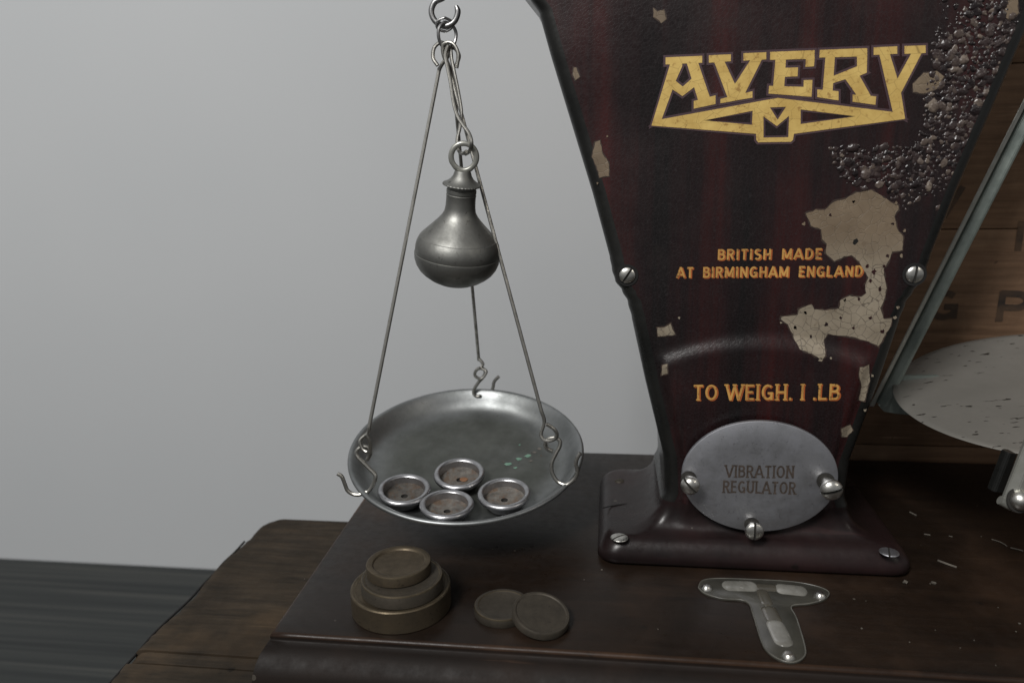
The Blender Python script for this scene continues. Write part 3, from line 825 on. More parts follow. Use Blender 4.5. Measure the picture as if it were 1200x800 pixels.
def face_fn(dx, dz, y0):
    return lambda x, y, l: Vector((x + dx, face_y(x, y) - y0 - l, y + dz))
for (txt, l, r, hpx, serif, wgt, gap) in (('BRITISH MADE', (841, 304.5), (962, 303.5), 12.5, 0, .17, .26), ('AT BIRMINGHAM ENGLAND', (793, 325.5), (1010, 324), 12.5, 0, .17, .26), ('TO WEIGH. 1 .LB', (812, 467), (981, 466.5), 18.5, .12, .13, .17)):
    L0, R0 = px_xz(*l), px_xz(*r)
    hh = px_xz(l[0], l[1] - hpx)[1] - L0[1]
    if txt.startswith('TO'):
        txt = 'TO WEIGH. 1 .LB'
    bm = bmesh.new(); lettering(bm, txt, L0, R0, hh, wgt + .04, face_fn(.0007, -.0005, .0002), gap, serif, space=.62 if not serif else .3)
    scale.part('lettering_shadow', bm, red_text_m, housing, smooth=False)
    bm = bmesh.new(); lettering(bm, txt, L0, R0, hh, wgt, face_fn(0, 0, .0004), gap, serif, space=.62 if not serif else .3)
    scale.part('lettering', bm, gold_text_m, housing, smooth=False)

def slotted_head(r, h, mat4, slot=.14, ang=0.0, dome=True, base=True):
    """two half heads with an open slot between and a dark disc below"""
    bm = bmesh.new()
    if dome: pr = [(0, 0), (r, 0), (r, h * .22)] + [(r * math.cos(a), h * .22 + h * .78 * math.sin(a)) for a in [math.radians(q) for q in (12, 26, 42, 58, 74)]] + [(0, h)]
    else: pr = [(0, 0), (r, 0), (r, h * .75), (r * .93, h), (0, h)]
    for s in (1, -1):
        b2 = bmesh.new(); lathe(b2, pr, None, 40)
        g = b2.verts[:] + b2.edges[:] + b2.faces[:]
        res = bmesh.ops.bisect_plane(b2, geom=g, plane_co=(0, s * r * slot, 0), plane_no=(0, s, 0), clear_inner=True)
        ed = [e for e in res['geom_cut'] if isinstance(e, bmesh.types.BMEdge)]
        try: bmesh.ops.contextual_create(b2, geom=ed)
        except Exception: pass
        mp = {v: bm.verts.new(mat4 @ Matrix.Rotation(ang, 4, 'Z') @ v.co) for v in b2.verts}
        for f in b2.faces:
            try: bm.faces.new([mp[v] for v in f.verts])
            except ValueError: pass
        b2.free()
    lathe(bm, [(0, h * .02), (r * .97, h * .02), (r * .97, h * .3), (0, h * .3)], mat4, 32, 1)
    bmesh.ops.recalc_face_normals(bm, faces=bm.faces)
    return bm
# cover screws in the waist
for (px, py, ang) in ((735, 323, 1.0), (1073, 322, 1.45)):
    p = at_y(px, py, FY - .002)
    p.y = FY
    bm = slotted_head(.0052, .0024, frame(p, (0, -1, 0)), .13, ang)
    scale.part('screw', bm, [screw_m, slot_m], housing)
    bm = bmesh.new(); lathe(bm, [(.0054, .0), (.0068, .0), (.0068, .0006), (.0054, .0006)], frame(p, (0, -1, 0)), 32)
    scale.part('screw_recess', bm, crack_m, housing)
for (px, py, r, ang, m_) in ((726, 628, .0058, .7, screw_m), (1042, 645, .0058, 1.3, plate_m), (726, 562, .0038, .4, brass_dark)):
    p = at_z(px, py, FT + .001); p.z = FT - .0002
    bm = slotted_head(r, .0013, frame(p, (0, 0, 1)), .1, ang, True)
    scale.part('screw', bm, [m_, slot_m], housing)
bm = bmesh.new()
cp = [at_z(*q, FT + .0003) for q in ((706, 595), (718, 592), (732, 590), (748, 589), (762, 584))]
for i, p in enumerate(cp): p.z = FT + .0002
tube(bm, cp, .00045, 6, 3)
scale.part('crack', bm, crack_m, housing)

# --- vibration regulator plate
YP = .0085
pc = at_y(889.5, 559, YP); rx = (at_y(981, 556, YP) - at_y(797, 560, YP)).length / 2; rz = (at_y(889, 494, YP).z - at_y(889, 624, YP).z) / 2
bm = bmesh.new(); N = 96
loops = []
for (s, y) in ((.985, YP + .0028), (1.0, YP + .0022), (1.0, YP + .0009), (.992, YP + .0002), (.978, YP), (.6, YP), (.25, YP)):
    loops.append([bm.verts.new((pc.x + rx * s * math.cos(2 * math.pi * k / N), y, pc.z + rz * s * math.sin(2 * math.pi * k / N))) for k in range(N)])
for a, b_ in zip(loops, loops[1:]):
    for k in range(N): bm.faces.new((a[k], a[(k + 1) % N], b_[(k + 1) % N], b_[k]))
bm.faces.new(loops[0]); bm.faces.new(loops[-1])
bmesh.ops.recalc_face_normals(bm, faces=bm.faces)
reg = scale.part('regulator_plate', bm, plate_m, sharp=40)
bm = bmesh.new()
pf = lambda x, y, l: Vector((x, YP - .00015 - l, y))
for (t, l, r, h) in (('VIBRATION', (850, 559), (930, 560), 14.5), ('REGULATOR', (847, 577), (932, 579), 14.5)):
    a, b_ = at_y(*l, YP), at_y(*r, YP); h = (at_y(l[0], l[1] - h, YP).z - a.z)
    lettering(bm, t, (a.x, a.z), (b_.x, b_.z), h, .135, pf, .18, .12)
scale.part('stamped_lettering', bm, stamp_m, reg, smooth=False)
for (px, py, r, ang, YH) in ((809, 568, .0060, -.85, -.002), (974, 573, .0066, .28, -.004), (884, 622, .0058, 1.57, -.0005)):
    p = at_y(px, py, YH)
    bm = bmesh.new()
    lathe(bm, [(0, 0), (r * .5, 0), (r * .5, FY - YH), (0, FY - YH)], frame(p, (0, 1, 0)), 24)
    sh = scale.part('screw', slotted_head(r, .0048 if px != 884 else .0028, frame(p, (0, -1, 0)), .12, ang, True), [screw_m, slot_m], reg)
    scale.part('screw_shank', bm, screw_m, reg)
    bm = bmesh.new()
    lathe(bm, [(r * .5, 0), (r * .82, 0), (r * .82, .0003), (r * .5, .0003)], frame((p.x, YP - .0001, p.z), (0, -1, 0)), 32)
    scale.part('screw_shade', bm, slot_m, reg)  # dark ring painting the shadow crescent around each plate screw

# --- T-shaped spirit level let into the board
ZB = 0.0
pa, pb, pcn = at_z(828, 688, 0), at_z(961, 697, 0), at_z(924, 768, 0)
def T(px, py): p = at_z(px, py, 0); return (p.x, p.y)
outl = [(818, 690), (822, 682), (838, 679), (880, 680), (930, 683), (960, 689), (972, 696), (966, 704), (948, 709), (928, 712), (934, 726), (944, 760), (942, 772), (930, 778), (914, 775), (898, 764), (890, 748), (882, 722), (874, 706), (846, 703), (826, 697)]
o2 = [(p.x, p.y) for p in catmull([Vector((*T(*q), 0)) for q in outl] + [Vector((*T(*outl[0]), 0))], 4)[:-1]]
bm = bmesh.new()
loops = []
cx = sum(p[0] for p in o2) / len(o2)
for (off, z) in ((0, .0001), (0, .0008), (-.0008, .0013)):
    loops.append([bm.verts.new((x, y, z)) for (x, y) in offset_poly(o2, off)])
for a, b_ in zip(loops, loops[1:]):
    for k in range(len(a)): bm.faces.new((a[k], a[(k + 1) % len(a)], b_[(k + 1) % len(a)], b_[k]))
bm.faces.new(loops[-1]); bmesh.ops.recalc_face_normals(bm, faces=bm.faces)
lvl = scale.part('spirit_level', bm, level_m, sharp=50)
bm = bmesh.new(); tube(bm, [Vector((x, y, .0011)) for (x, y) in offset_poly(o2, -.0003)] + [Vector((*offset_poly(o2, -.0003)[0], .0011))], .00045, 8, 0)
lens_rim_m = paint('lens_edge', (0.05, 0.048, 0.041), (0.11, 0.106, 0.092), 0.3)  # raised rim, its paler tone painting the highlight along the lens edge
scale.part('lens_edge', bm, lens_rim_m, lvl, sharp=60)
def vial(a, b_, r, mat, name='vial'):
    A = Vector((*T(*a), .0012)); B = Vector((*T(*b_), .0012)); d = (B - A)
    bm = bmesh.new(); ts = (0, .01, .03, .06, .1, .16, .24, .5, .76, .84, .9, .94, .97, .99, 1); pts = [A.lerp(B, t) for t in ts]; nt_ = len(ts) - 1
    tube(bm, pts, r, 14, 0, lambda k: math.sqrt(max(.04, 1 - max(0, 1 - min(ts[round(k * nt_)], 1 - ts[round(k * nt_)]) / .2) ** 2)))
    for v in bm.verts: v.co.z = .0012 + (v.co.z - .0012) * .22
    return scale.part(name, bm, mat, lvl, sharp=60)
vial((846, 688), (888, 689), .0058, vial_m); vial((908, 691), (946, 695), .0058, vial_m)
vial((884, 689.5), (912, 691), .0040, vial_dark, 'bubble')
vial((899, 712), (909, 732), .0046, vial_dark, 'bubble'); vial((906, 728), (921, 760), .0052, vial_m)
vial((892, 692), (900, 712), .0036, vial_dark, 'bubble')
for q in ((828, 688), (961, 697), (924, 768)):
    p = at_z(*q, .002); p.z = .0010
    bm = bmesh.new(); lathe(bm, [(0, 0), (.0036, 0), (.0034, .0012), (.0022, .0026), (0, .0031)], frame(p, (0, 0, 1)), 24)
    scale.part('screw', bm, screw_m, lvl)

# --- beam above the frame and the hook the pan hangs from
HOOK = at_y(520, 14, .055)
bm = bmesh.new(); box(bm, HOOK.x - .02, .26, .048, .062, .415, .432, .002); scale.part('beam', bm, hook_steel)
beam = bpy.data.objects['beam']
def pxy(path, Y): return [at_y(x, y, Y + (dy[0] if dy else 0)) for (x, y, *dy) in path]
bm = bmesh.new()
up_ = pxy([(520, -3), (509.5, 3), (505.5, 14), (510, 25), (521, 31), (532, 26), (536.5, 15), (534.5, 7)], .055)
tube(bm, [Vector((HOOK.x + .002, .055, .418)), Vector((HOOK.x + .002, .055, .385)), Vector((HOOK.x + .002, .055, .367))] + up_, .0019, 14, 6, lambda t: 1 if t < .93 else 1 - (t - .93) * 6)
scale.part('hook', bm, hook_steel, beam)

# ---------------------------------------------------------------- the hanging pan
PC = Vector((-.1965, .055, .0583)); PN = Vector((.0317, -.229, 1)).normalized(); PR = .0852
pan = Thing('weighing_pan', 'round dull grey metal pan hung on three bent wires, four ring weights in it', 'weighing pan', PC - PN * .0146)
bm = bmesh.new()
F = frame(PC, PN)
inner = [(0, -.0134), (.03, -.0134), (.046, -.0134), (.056, -.0133), (.063, -.0131), (.0675, -.0127), (.0715, -.0114), (.0748, -.0086), (.0772, -.0053), (.0790, -.0028), (.0808, -.0009), (.0822, .0004)]
rimp = [(.0834, .0010), (.0846, .0007), (.0852, -.0003), (.0850, -.0015), (.0840, -.0020), (.0826, -.0016)]
outer = [(.0802, -.0036), (.0784, -.0060), (.0756, -.0096), (.0720, -.0124), (.066, -.0140), (.03, -.0146), (0, -.0146)]
pr = inner + rimp + outer
lathe(bm, pr, F, 128, 0, 0.0016)
n_in = 4
rnd = random.Random(5)
for (px, py, r, mi) in ((595, 544, .0035, 2), (608, 538, .0028, 2), (618, 534, .003, 2), (604, 548, .002, 2), (626, 530, .002, 3), (632, 526, .0022, 3), (622, 540, .0018, 3), (609, 521, .0014, 2), (641, 521, .0016, 3), (590, 541, .0014, 3), (634, 534, .0012, 3)):
    q = F.inverted() @ at_plane(px, py, PC - PN * .0134, PN)
    nn = 14; pts = [(q.x + r * rnd.uniform(.45, 1.1) * math.cos(2 * math.pi * k / nn), q.y + r * rnd.uniform(.4, 1) * .8 * math.sin(2 * math.pi * k / nn)) for k in range(nn)]
    def hgt(x, y):
        rr = math.hypot(x, y)
        for (a, za), (b_, zb) in zip(inner, inner[1:]):
            if rr <= b_: return za + (zb - za) * (rr - a) / (b_ - a) + .00018
        return 0
    prism(bm, pts, lambda x, y: F @ Vector((x, y, hgt(x, y))), mi)
pan.part('dish', bm, [dish_m, dish_m, green_m, rust_in], sharp=50)
dish = bpy.data.objects['dish']
at_ = dish.data.attributes.new('floor_wear', 'FLOAT', 'POINT'); Fi = F.inverted()
for i, v in enumerate(dish.data.vertices):
    c = Fi @ (v.co + pan.loc); at_.data[i].value = 1 - sstep(.050, .0785, math.hypot(c.x, c.y))
WR = .00125
def rim_pt(px, py): return at_plane(px, py, PC, PN)
RL, RB, RR = rim_pt(408, 574), rim_pt(558, 460), rim_pt(664, 566)
def path3(path, Ya, Yb):
    """pixel path whose depth runs evenly from Ya to Yb"""
    n = len(path); return [at_y(x, y, Ya + (Yb - Ya) * i / (n - 1)) for i, (x, y) in enumerate(path)]
z2 = lambda L_: [(390 + x / 3.6375, 420 + y / 3.6375) for x, y in L_]
# suspension wires with a bent eye at each end
def wire(eye_top, low, eye_low, YT, YL):
    bm = bmesh.new()
    a = [at_y(x, y, YT + .0006 * i) for i, (x, y) in enumerate(eye_top)]
    q = at_y(*low, YL)
    b_ = [at_y(x, y, YL - .0007 * i) for i, (x, y) in enumerate(eye_low)]
    pts = a + [a[-1].lerp(q, t) for t in (.04, .5, .96)] + [q] + b_
    tube(bm, pts, WR, 10, 5)
    pan.part('wire', bm, steel)
YTp = .0535
wire([(513, 77), (507.5, 68), (509, 56), (517, 50), (526, 56), (525, 66), (519, 74), (514.5, 83)], (433, 498), z2([(150, 315), (122, 340), (116, 358), (128, 386), (150, 398), (160, 382), (156, 350), (140, 324)]), YTp - .001, RL.y + .004)
wire([(535, 80), (537, 65), (533, 54), (526, 50), (519, 54), (520, 66), (525, 76), (529, 90)], (634, 480), z2([(902, 268), (888, 315), (892, 338), (912, 350), (938, 346), (955, 330), (948, 306), (920, 284), (908, 280)]), YTp - .004, RR.y + .006)
wire([(534, 78), (538, 66), (533, 57), (526, 58), (523, 68), (527, 80), (532, 100)], (561, 420), z2([(622, 0), (640, 22), (632, 40), (648, 48), (654, 58), (642, 78), (626, 86), (606, 72), (610, 52), (628, 40)]), YTp + .004, RB.y - .002)
# S hooks through the rim
def shook(path, tail, R, dy, td=-.0015):
    bm = bmesh.new(); P = z2(path)
    pts = [at_y(x, y, R.y + dy * (1 - i / (len(P) - 1))) for i, (x, y) in enumerate(P)]
    T_ = z2(tail)
    if tail: pts += [at_y(x, y, R.y + td) for (x, y) in T_]
    tube(bm, pts, WR * 1.08, 10, 5); pan.part('rim_hook', bm, steel, dish)
shook([(146, 432), (160, 402), (150, 380), (128, 374), (108, 386), (100, 404), (112, 424), (150, 462), (176, 488), (182, 506), (170, 540), (152, 564), (138, 570)], [(112, 580), (84, 576), (62, 560), (50, 530), (38, 502), (20, 490)], RL, .006)
shook([(938, 396), (914, 384), (906, 362), (920, 342), (950, 338), (968, 352), (966, 376), (950, 406), (934, 444), (934, 480), (946, 508), (962, 526)], [(990, 538), (1010, 530), (1034, 508), (1042, 478), (1036, 450), (1042, 424), (1056, 402)], RR, .006)
shook([(612, 46), (636, 40), (650, 56), (640, 80), (622, 100), (604, 128), (600, 148), (612, 160), (628, 160)], [(640, 166), (664, 158), (682, 126), (688, 98), (708, 76)], RB, -.002, .0055)
# the little chain link between hook and wires
bm = bmesh.new()
lk = [at_y(x, y, YTp + d) for (x, y, d) in ((521, 26, .000), (514.5, 33, -.003), (514, 44, -.003), (518, 54, -.001), (526, 58, .001), (532, 52, .004), (534.5, 40, .005), (530, 30, .003), (521, 26, .0))]
tube(bm, lk, .0011, 10, 6); pan.part('link', bm, hook_steel)
bm = bmesh.new()
lk = [at_y(x, y, YTp + d) for (x, y, d) in ((521, 21, -.002), (513, 25, -.0015), (512.5, 33, 0), (521, 37, .002), (529, 33, .002), (530, 26, .001), (521, 21, -.002))]
tube(bm, lk, .0009, 10, 6); pan.part('link', bm, hook_steel)

# ---------------------------------------------------------------- the bob hanging inside the wires
YBob = .057
top = at_y(543.5, 184, .031); bot = at_y(533.5, 332.5, .046)
axis = (top - bot).normalized(); LB = (top - bot).length; u = LB / 149.0
bob = Thing('balance_bob', 'dull pewter onion shaped bob with a ring top, hung inside the pan wires', 'balance weight', bot)
FB_ = frame(bot, axis)
prf = [(0, 0), (12, .6), (23, 3.2), (31, 7.2), (38, 12.2), (43.2, 17.2), (47.2, 23.6), (49.3, 30), (49.9, 36), (49.8, 37.6), (49.0, 38.0), (49.2, 38.6), (49.0, 45), (48.0, 50), (45.8, 55), (44.6, 57.0), (43.9, 57.4), (43.4, 58.0), (42, 60), (37, 65), (31, 71), (25.2, 77), (21, 82), (18.1, 87), (17.0, 93), (16.7, 100), (16.7, 105), (17.0, 107), (16.3, 107.6), (16.3, 108.6), (16.9, 109.2), (16.9, 112.4), (16.2, 113), (16.2, 114), (16.7, 114.6), (16.7, 117.5)]
bm = bmesh.new(); lathe(bm, [(r * u, h * u) for r, h in prf] + [(0, 117.5 * u)], FB_, 80)
bob.part('body', bm, pewter, sharp=28)
bm = bmesh.new()
lathe(bm, [(r * u, h * u) for r, h in ((0, 117.6), (21.3, 117.6), (21.6, 118.2), (21.2, 119.2), (17.5, 121), (13.5, 124), (10.6, 128), (9.4, 132), (8.6, 134), (0, 134))], FB_, 72)
# milled edge
for v in bm.verts:
    l = FB_.inverted() @ v.co
    if math.hypot(l.x, l.y) > 20.8 * u:
        k = 1 + .018 * (1 if int(round(math.atan2(l.y, l.x) / (2 * math.pi) * 72)) % 2 else -1); l.x *= k; l.y *= k; v.co = FB_ @ l
bob.part('cap', bm, pewter, sharp=40)
# flat ring, facing the camera
bm = bmesh.new(); cxr = LB
side = (right - axis * right.dot(axis)).normalized(); nrm_ = side.cross(axis)
def R3(x, y, t): return bot + side * x + axis * y + nrm_ * t
N = 40; th = 3.4 * u
loops = []
for k in range(N):
    a = 2 * math.pi * k / N - math.pi / 2
    ro = 17.2 * u; ri = 10.8 * u
    cyo = 149 * u
    ox, oy = ro * math.cos(a), cyo + ro * math.sin(a) * 1.03
    if math.sin(a) < -.55:
        ox *= .62 + .1 * abs(math.cos(a)); oy = min(oy, 134 * u)
    ix, iy = ri * math.cos(a), cyo + ri * 1.08 * math.sin(a)
    ring = []
    mx, my = (ox + ix) / 2, (oy + iy) / 2; hx, hy = (ox - ix) / 2, (oy - iy) / 2
    for j in range(10):
        b_ = 2 * math.pi * j / 10
        cb = math.copysign(abs(math.cos(b_)) ** .7, math.cos(b_)); sb = math.copysign(abs(math.sin(b_)) ** .7, math.sin(b_))
        ring.append(bm.verts.new(R3(mx + hx * cb, my + hy * cb, th * sb)))
    loops.append(ring)
for i in range(N):
    a, b_ = loops[i], loops[(i + 1) % N]
    for j in range(10): bm.faces.new((a[j], a[(j + 1) % 10], b_[(j + 1) % 10], b_[j]))
bmesh.ops.recalc_face_normals(bm, faces=bm.faces)
bob.part('ring', bm, foot_m, sharp=60)
z3 = lambda L_: [(480 + x / 3.3333, y / 3.3333) for x, y in L_]
bm = bmesh.new()
hp = z3([(150, 180), (140, 215), (148, 262), (160, 320), (172, 400), (186, 450), (206, 485), (232, 522), (242, 560), (234, 590), (218, 602)])
pts = [at_y(x, y, .052 - .0255 * min(1, i / 8) + (.009 if i > 8 else 0) * (i - 8) / 2) for i, (x, y) in enumerate(hp)]
tube(bm, pts, .00125, 10, 5)
bob.part('hanger_wire', bm, steel)
bm = bmesh.new()
hp = z3([(160, 180), (164, 230), (176, 290), (192, 370), (202, 440), (196, 500), (186, 545), (190, 585), (206, 600), (222, 592)])
pts = [at_y(x, y, .055 - .019 * min(1, i / 7) - .004 * max(0, i - 7)) for i, (x, y) in enumerate(hp)]
tube(bm, pts, .00115, 10, 5)
bob.part('hanger_wire', bm, steel)

# ---------------------------------------------------------------- four ring weights in the pan
def insert_mat():
    m = rust_in.copy(); m.name = 'weight_insert'; nt = m.node_tree; b = nt.nodes['Principled BSDF']
    oi = nt.nodes.new('ShaderNodeObjectInfo'); mp = [n for n in nt.nodes if n.type == 'MAPPING'][0]
    cv = nt.nodes.new('ShaderNodeCombineXYZ')
    for k in range(3): nt.links.new(oi.outputs['Random'], cv.inputs[k])
    nt.links.new(cv.outputs[0], mp.inputs['Location'])
    src_ = b.inputs['Base Color'].links[0].from_socket
    vo = coords(nt); patch_ = ramp(nt, noise(nt, mp.outputs['Vector'], 120, 4, 0.7), [(0.5, 0.0), (0.64, 0.8)])
    c = mix(nt, patch_, src_, (0.10, 0.062, 0.038))
    c2 = mix(nt, 1.0, c, ramp(nt, oi.outputs['Random'], [(0.0, 0.65), (1.0, 1.15)]), 'MULTIPLY')
    nt.links.new(c2, b.inputs['Base Color']); return m
insert_m = insert_mat()
RWH = .0108
def ring_weight(name, label, loc):
    t = Thing(name, label, 'weight', loc, 'metal cup weights in the pan')
    bm = bmesh.new()
    r = .0180
    lathe(bm, [(0, .0002), (r * .64, .0002), (r * .67, .001), (r * .80, RWH * .45), (r * .93, RWH * .60), (r * .99, RWH * .72), (r, RWH * .82), (r * .975, RWH * .93), (r * .91, RWH), (r * .83, RWH * .985), (r * .78, RWH * .90), (r * .765, RWH * .42)],
          Matrix.Translation(t.loc), 56, 0, .002)
    t.part('cup', bm, ring_m, sharp=40)
    bm = bmesh.new()
    lathe(bm, [(r * .768, RWH * .47), (r * .74, RWH * .40), (r * .55, RWH * .385), (r * .13, RWH * .36), (r * .11, RWH * .2), (0, RWH * .2)], Matrix.Translation(t.loc), 40, 0, .01)
    for f in bm.faces:
        c = f.calc_center_median() - t.loc
        if math.hypot(c.x, c.y) < r * .125: f.material_index = 1
    t.part('rusty_disc', bm, [insert_m, slot_m], sharp=30)
    return t.o
topn = PC - PN * (.0133 - RWH)
LAY = (((473.5, 571), .0010, (.03, .05)), ((538, 552.5), 0.0, (0, 0)), ((523.5, 588), .0014, (0, .13)), ((590.5, 575.5), .0010, (-.03, .05)))   # top centre, lift up the pan's wall, lean
cent = [at_plane(px, py, topn + PN * up_, PN) for ((px, py), up_, tl) in LAY]
src = ring_weight('ring_weight', 'metal cup weight in the pan nearest the left wire, its side showing', (0, 0, 0))
labs = [None, 'metal cup weight farthest back in the pan, orange rust stain at its centre', 'metal cup weight at the front lip of the pan, between the left and right ones', 'metal cup weight rightmost of the four in the pan, beside the green specks']
for i, c in enumerate(cent):
    if i == 0: w = src
    else:
        w = src.copy(); C.objects.link(w); w['label'] = labs[i]
        for ch in list(src.children):
            q = ch.copy(); C.objects.link(q); q.parent = w
    tilt = (PN + Vector((*LAY[i][2], 0))).normalized(); base_ = c - tilt * RWH
    w.rotation_mode = 'QUATERNION'; w.location = base_; w.rotation_quaternion = tilt.to_track_quat('Z', 'Y') @ Matrix.Rotation(i * 1.3, 3, 'Z').to_quaternion()
# rust lump in the back weight
for ch in bpy.data.objects:
    pass
rw = [o for o in bpy.data.objects if o.name.startswith('ring_weight')][1]
bm = bmesh.new(); bmesh.ops.create_icosphere(bm, subdivisions=3, radius=.0024)
for v in bm.verts: v.co = Vector((v.co.x * 1.0, v.co.y * 1.2, RWH * .40 + v.co.z * .35)) + Vector((random.uniform(-.0002, .0002), random.uniform(-.0002, .0002) , 0)) + Vector((0.0005, -.003, 0))
rust_m = paint('orange_rust', (0.12, 0.055, 0.025), (0.2, 0.10, 0.05), 0.85, sc=300)
lump = link('rust_stain', bm, rust_m, rw)

# ---------------------------------------------------------------- brass weights on the board
def brass_weight(name, label, px, py, ztop, R, h, mat, group=None, n=None, rec=.10, lip=.86):
    p = at_z(px, py, ztop)
    bm = bmesh.new()
    pr = [(0, .00005), (R * .985, .00005), (R, .0005), (R, h - .0009), (R * .985, h - .0002), (R * .965, h), (R * (lip + .03), h), (R * lip, h - .0003), (R * (lip - .03), h - rec * .006), (R * .4, h - rec * .006 - .00005), (0, h - rec * .006)]
    b0 = Vector((p.x, p.y, ztop - h))
    lathe(bm, pr, frame(b0, n or (0, 0, 1)), 72)
    bm.faces.ensure_lookup_table()
    for i_, f in enumerate(bm.faces):
        if (i_ // 72) in (3, 4, 6): f.material_index = 1
    o = link(name, bm, [mat, worn_brass], None, None, 32); set_base(o, b0)
    return tag(o, label, 'weight', group)
G1 = 'brass weights stacked on the board'
brass_weight('brass_weight', 'largest brass disc weight, bottom of the stack on the board', 469.5, 684, .0142, .0298, .0141, brass, G1, rec=.05, lip=.9)
brass_weight('brass_weight', 'middle brass disc weight, between a larger and a smaller one in the stack', 471, 673, .0225, .0242, .0082, brass_dark, G1, rec=.05, lip=.9)
brass_weight('brass_weight', 'smallest brass disc weight with sunken top, topmost of the stack', 467, 657, .0292, .0193, .0066, brass, G1, rec=.2, lip=.80)
G2 = 'dull discs lying on the board'
brass_weight('disc_weight', 'dull dark disc weight lying flat on the board, partly under another disc', 588.5, 707, .0056, .0166, .0055, brass_dark, G2, rec=.1, lip=.84)
# the second one leans on the first
R = .0166; h = .0048
nv = Vector((.20, -.17, 1)).normalized()
ptop = at_z(634.5, 717, .0088)
bm = bmesh.new(); Fd = frame(ptop - nv * h, nv)
lathe(bm, [(0, 0), (R * .98, 0), (R, .0005), (R, h - .0008), (R * .97, h), (R * .9, h), (R * .86, h - .0005), (0, h - .0006)], Fd, 72)
o = link('disc_weight', bm, brass_dark, None, None, 32)
lo = min(v.co.z for v in o.data.vertices); 
for v in o.data.vertices: v.co.z += .0002 - lo if lo < .0002 else 0
set_base(o, (ptop.x, ptop.y, 0.0002)); tag(o, 'dull dark disc weight leaning tilted on the edge of the flat disc', 'weight', G2)

# ---------------------------------------------------------------- goods plate on the right
QC = Vector((.2018, .06, .1098)); QN = Vector((-.1621, -.0919, 1)).normalized(); QR = .102
gp = Thing('goods_plate', 'chipped grey round goods plate held by slanting flat metal struts at right', 'goods plate', (QC.x, QC.y, .06))
bm = bmesh.new()
lathe(bm, [(0, -.0016), (.06, -.0014), (.096, -.0006), (.1012, -.0010), (.102, -.0004), (.1012, .0003), (.097, 0.0), (.06, -.0006), (.02, -.0008), (0, -.0008)], frame(QC, QN), 160)
gp.part('plate', bm, goods_m, sharp=50)
# ring bracket carrying the plate
bm = bmesh.new(); Fq = frame(QC - QN * .0022, QN)
lathe(bm, [(.062, -.006), (.0655, -.006), (.0655, 0), (.062, 0)], Fq, 80)
for f in list(bm.faces): pass
gp.part('support_ring', bm, strut_m)
def bar(a, b_, w, t, facing):
    d = (b_ - a).normalized(); n = facing - d * facing.dot(d); n.normalize(); s = d.cross(n)
    bm = bmesh.new(); pr = [(-w / 2, -t / 2), (w / 2, -t / 2), (w / 2, t * .3), (w / 2 - t * .25, t / 2), (-w / 2 + w * .26, t / 2), (-w / 2, t * .05)]
    r = [[bm.verts.new(p + s * x + n * y) for (x, y) in pr] for p in (a, b_)]
    for k in range(6): bm.faces.new((r[0][k], r[0][(k + 1) % 6], r[1][(k + 1) % 6], r[1][k]))
    bm.faces.new(r[0]); bm.faces.new(r[1]); bmesh.ops.recalc_face_normals(bm, faces=bm.faces)
    bmesh.ops.bevel(bm, geom=bm.edges[:], offset=.0004, segments=2, affect='EDGES')
    return bm
A1 = at_y(1033, 474, .10); A2 = at_y(1180, 185, .10); dirA = (A2 - A1)
gp.part('strut', bar(A1, A1 + dirA * 1.9, .0088, .005, Vector((-.5, -1, .15))), strut_m, sharp=20)
gp.part('strut_flange', bar(A1 + Vector((-.0072, -.0015, -.0005)), A1 + dirA * 1.9 + Vector((-.0072, -.0015, 0)), .0026, .0085, Vector((-.5, -1, .15))), foot_m, sharp=20)
# gusset between strut and plate
bm = bmesh.new()
gus = [(1031, 476), (1036, 482), (1050, 484.5), (1066, 486), (1100, 490), (1140, 470), (1100, 440), (1048, 440)]
fr = [bm.verts.new(at_y(x, y, .103)) for x, y in gus]; bk = [bm.verts.new(at_y(x, y, .103) + Vector((0, .0035, 0))) for x, y in gus]
for k in range(len(gus)): bm.faces.new((fr[k], fr[(k + 1) % len(gus)], bk[(k + 1) % len(gus)], bk[k]))
bm.faces.new(fr); bm.faces.new(bk); bmesh.ops.recalc_face_normals(bm, faces=bm.faces)
gp.part('gusset', bm, strut_m, sharp=30)
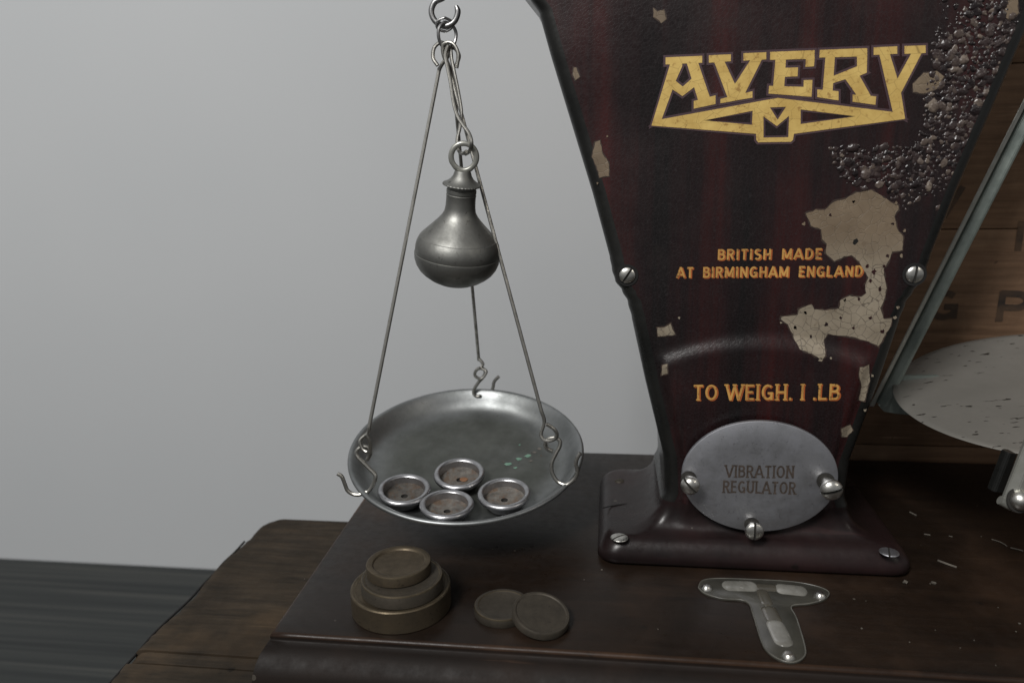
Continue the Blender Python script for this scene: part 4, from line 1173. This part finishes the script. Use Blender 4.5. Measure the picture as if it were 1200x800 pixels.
# near strut with its rounded foot
YN = -.03
B1 = at_y(1192, 592, YN); B2 = at_y(1222, 516, YN)
dB = B2 - B1
bm = bar(B1, B1 + dB * 2.2, .0175, .0045, Vector((.15, -1, .25)))
gp.part('strut', bm, [foot_m], sharp=20)
bm = bmesh.new()
sd = dB.normalized().cross(Vector((.15, -1, .25)).normalized()).normalized()
tube(bm, [B1 - sd * .0095 + Vector((0, .001, .001)), B1 - dB.normalized() * .0014, B1 + sd * .0095 + Vector((0, .001, .001))], .0026, 12, 6); gp.part('foot', bm, foot_m)
bm = bar(B1 + Vector((-.0065, .0135, .003)), B1 + Vector((-.0065, .0135, .003)) + dB * .62, .007, .006, Vector((-1, -.3, .2))); gp.part('side_plate', bm, rim_m, sharp=20)
ps = at_y(1197, 586, YN - .004)
fq = Vector((.15, -1, .25)).normalized()
bm = bmesh.new(); lathe(bm, [(0, -.003), (.0056, -.003), (.0058, .0), (.0052, .0016), (.0036, .0032), (.0016, .0042), (0, .0045)], frame(ps, fq), 32); gp.part('rivet', bm, screw_m)
bm = bmesh.new(); lathe(bm, [(.0058, -.002), (.0072, -.002), (.0072, -.0012), (.0058, -.0012)], frame(ps, fq), 32); gp.part('rivet_collar', bm, slot_m)

# ---------------------------------------------------------------- splinters and dust lying on the board
bm = bmesh.new(); rnd = random.Random(4)
def sliver(px, py, px2, py2, r):
    a, b_ = at_z(px, py, 0), at_z(px2, py2, 0); a.z = b_.z = r * .8
    m = a.lerp(b_, .5) + Vector((rnd.uniform(-.001, .001), rnd.uniform(-.001, .001), r * .6))
    tube(bm, [a, m, b_], r, 5, 2)
for s in ((1099, 657, 1121, 665, .0006), (1066, 600, 1074, 604, .0004), (1083, 626, 1090, 627, .0004), (1162, 632, 1180, 640, .0004), (1184, 642, 1199, 646, .0005), (1112, 628, 1116, 629, .0003), (1092, 683, 1096, 684, .0008), (1060, 684, 1063, 684, .001), (988, 572, 1003, 577, .00035)):
    sliver(*s)
for _ in range(30):
    if rnd.random() < .4: px, py = rnd.uniform(1030, 1200), rnd.uniform(560, 780)
    else: px, py = rnd.uniform(330, 1180), rnd.uniform(640, 790)
    p = at_z(px, py, 0)
    if p.y < -.09: continue
    if FX0 - .004 < p.x < FX1 + .004 and -.003 < p.y < FB: continue
    s = rnd.choice((.0002, .00025, .0003, .0004)); box(bm, p.x - s, p.x + s * rnd.uniform(.6, 2), p.y - s, p.y + s, .0001, .0001 + s)
dm = paint('dust_crumbs', (0.06, 0.052, 0.042), (0.13, 0.115, 0.095), .9)
o = link('wood_dust', bm, dm); o['kind'] = 'stuff'; o['label'] = 'pale splinters and dust crumbs scattered over the dark board'; o['category'] = 'dust'
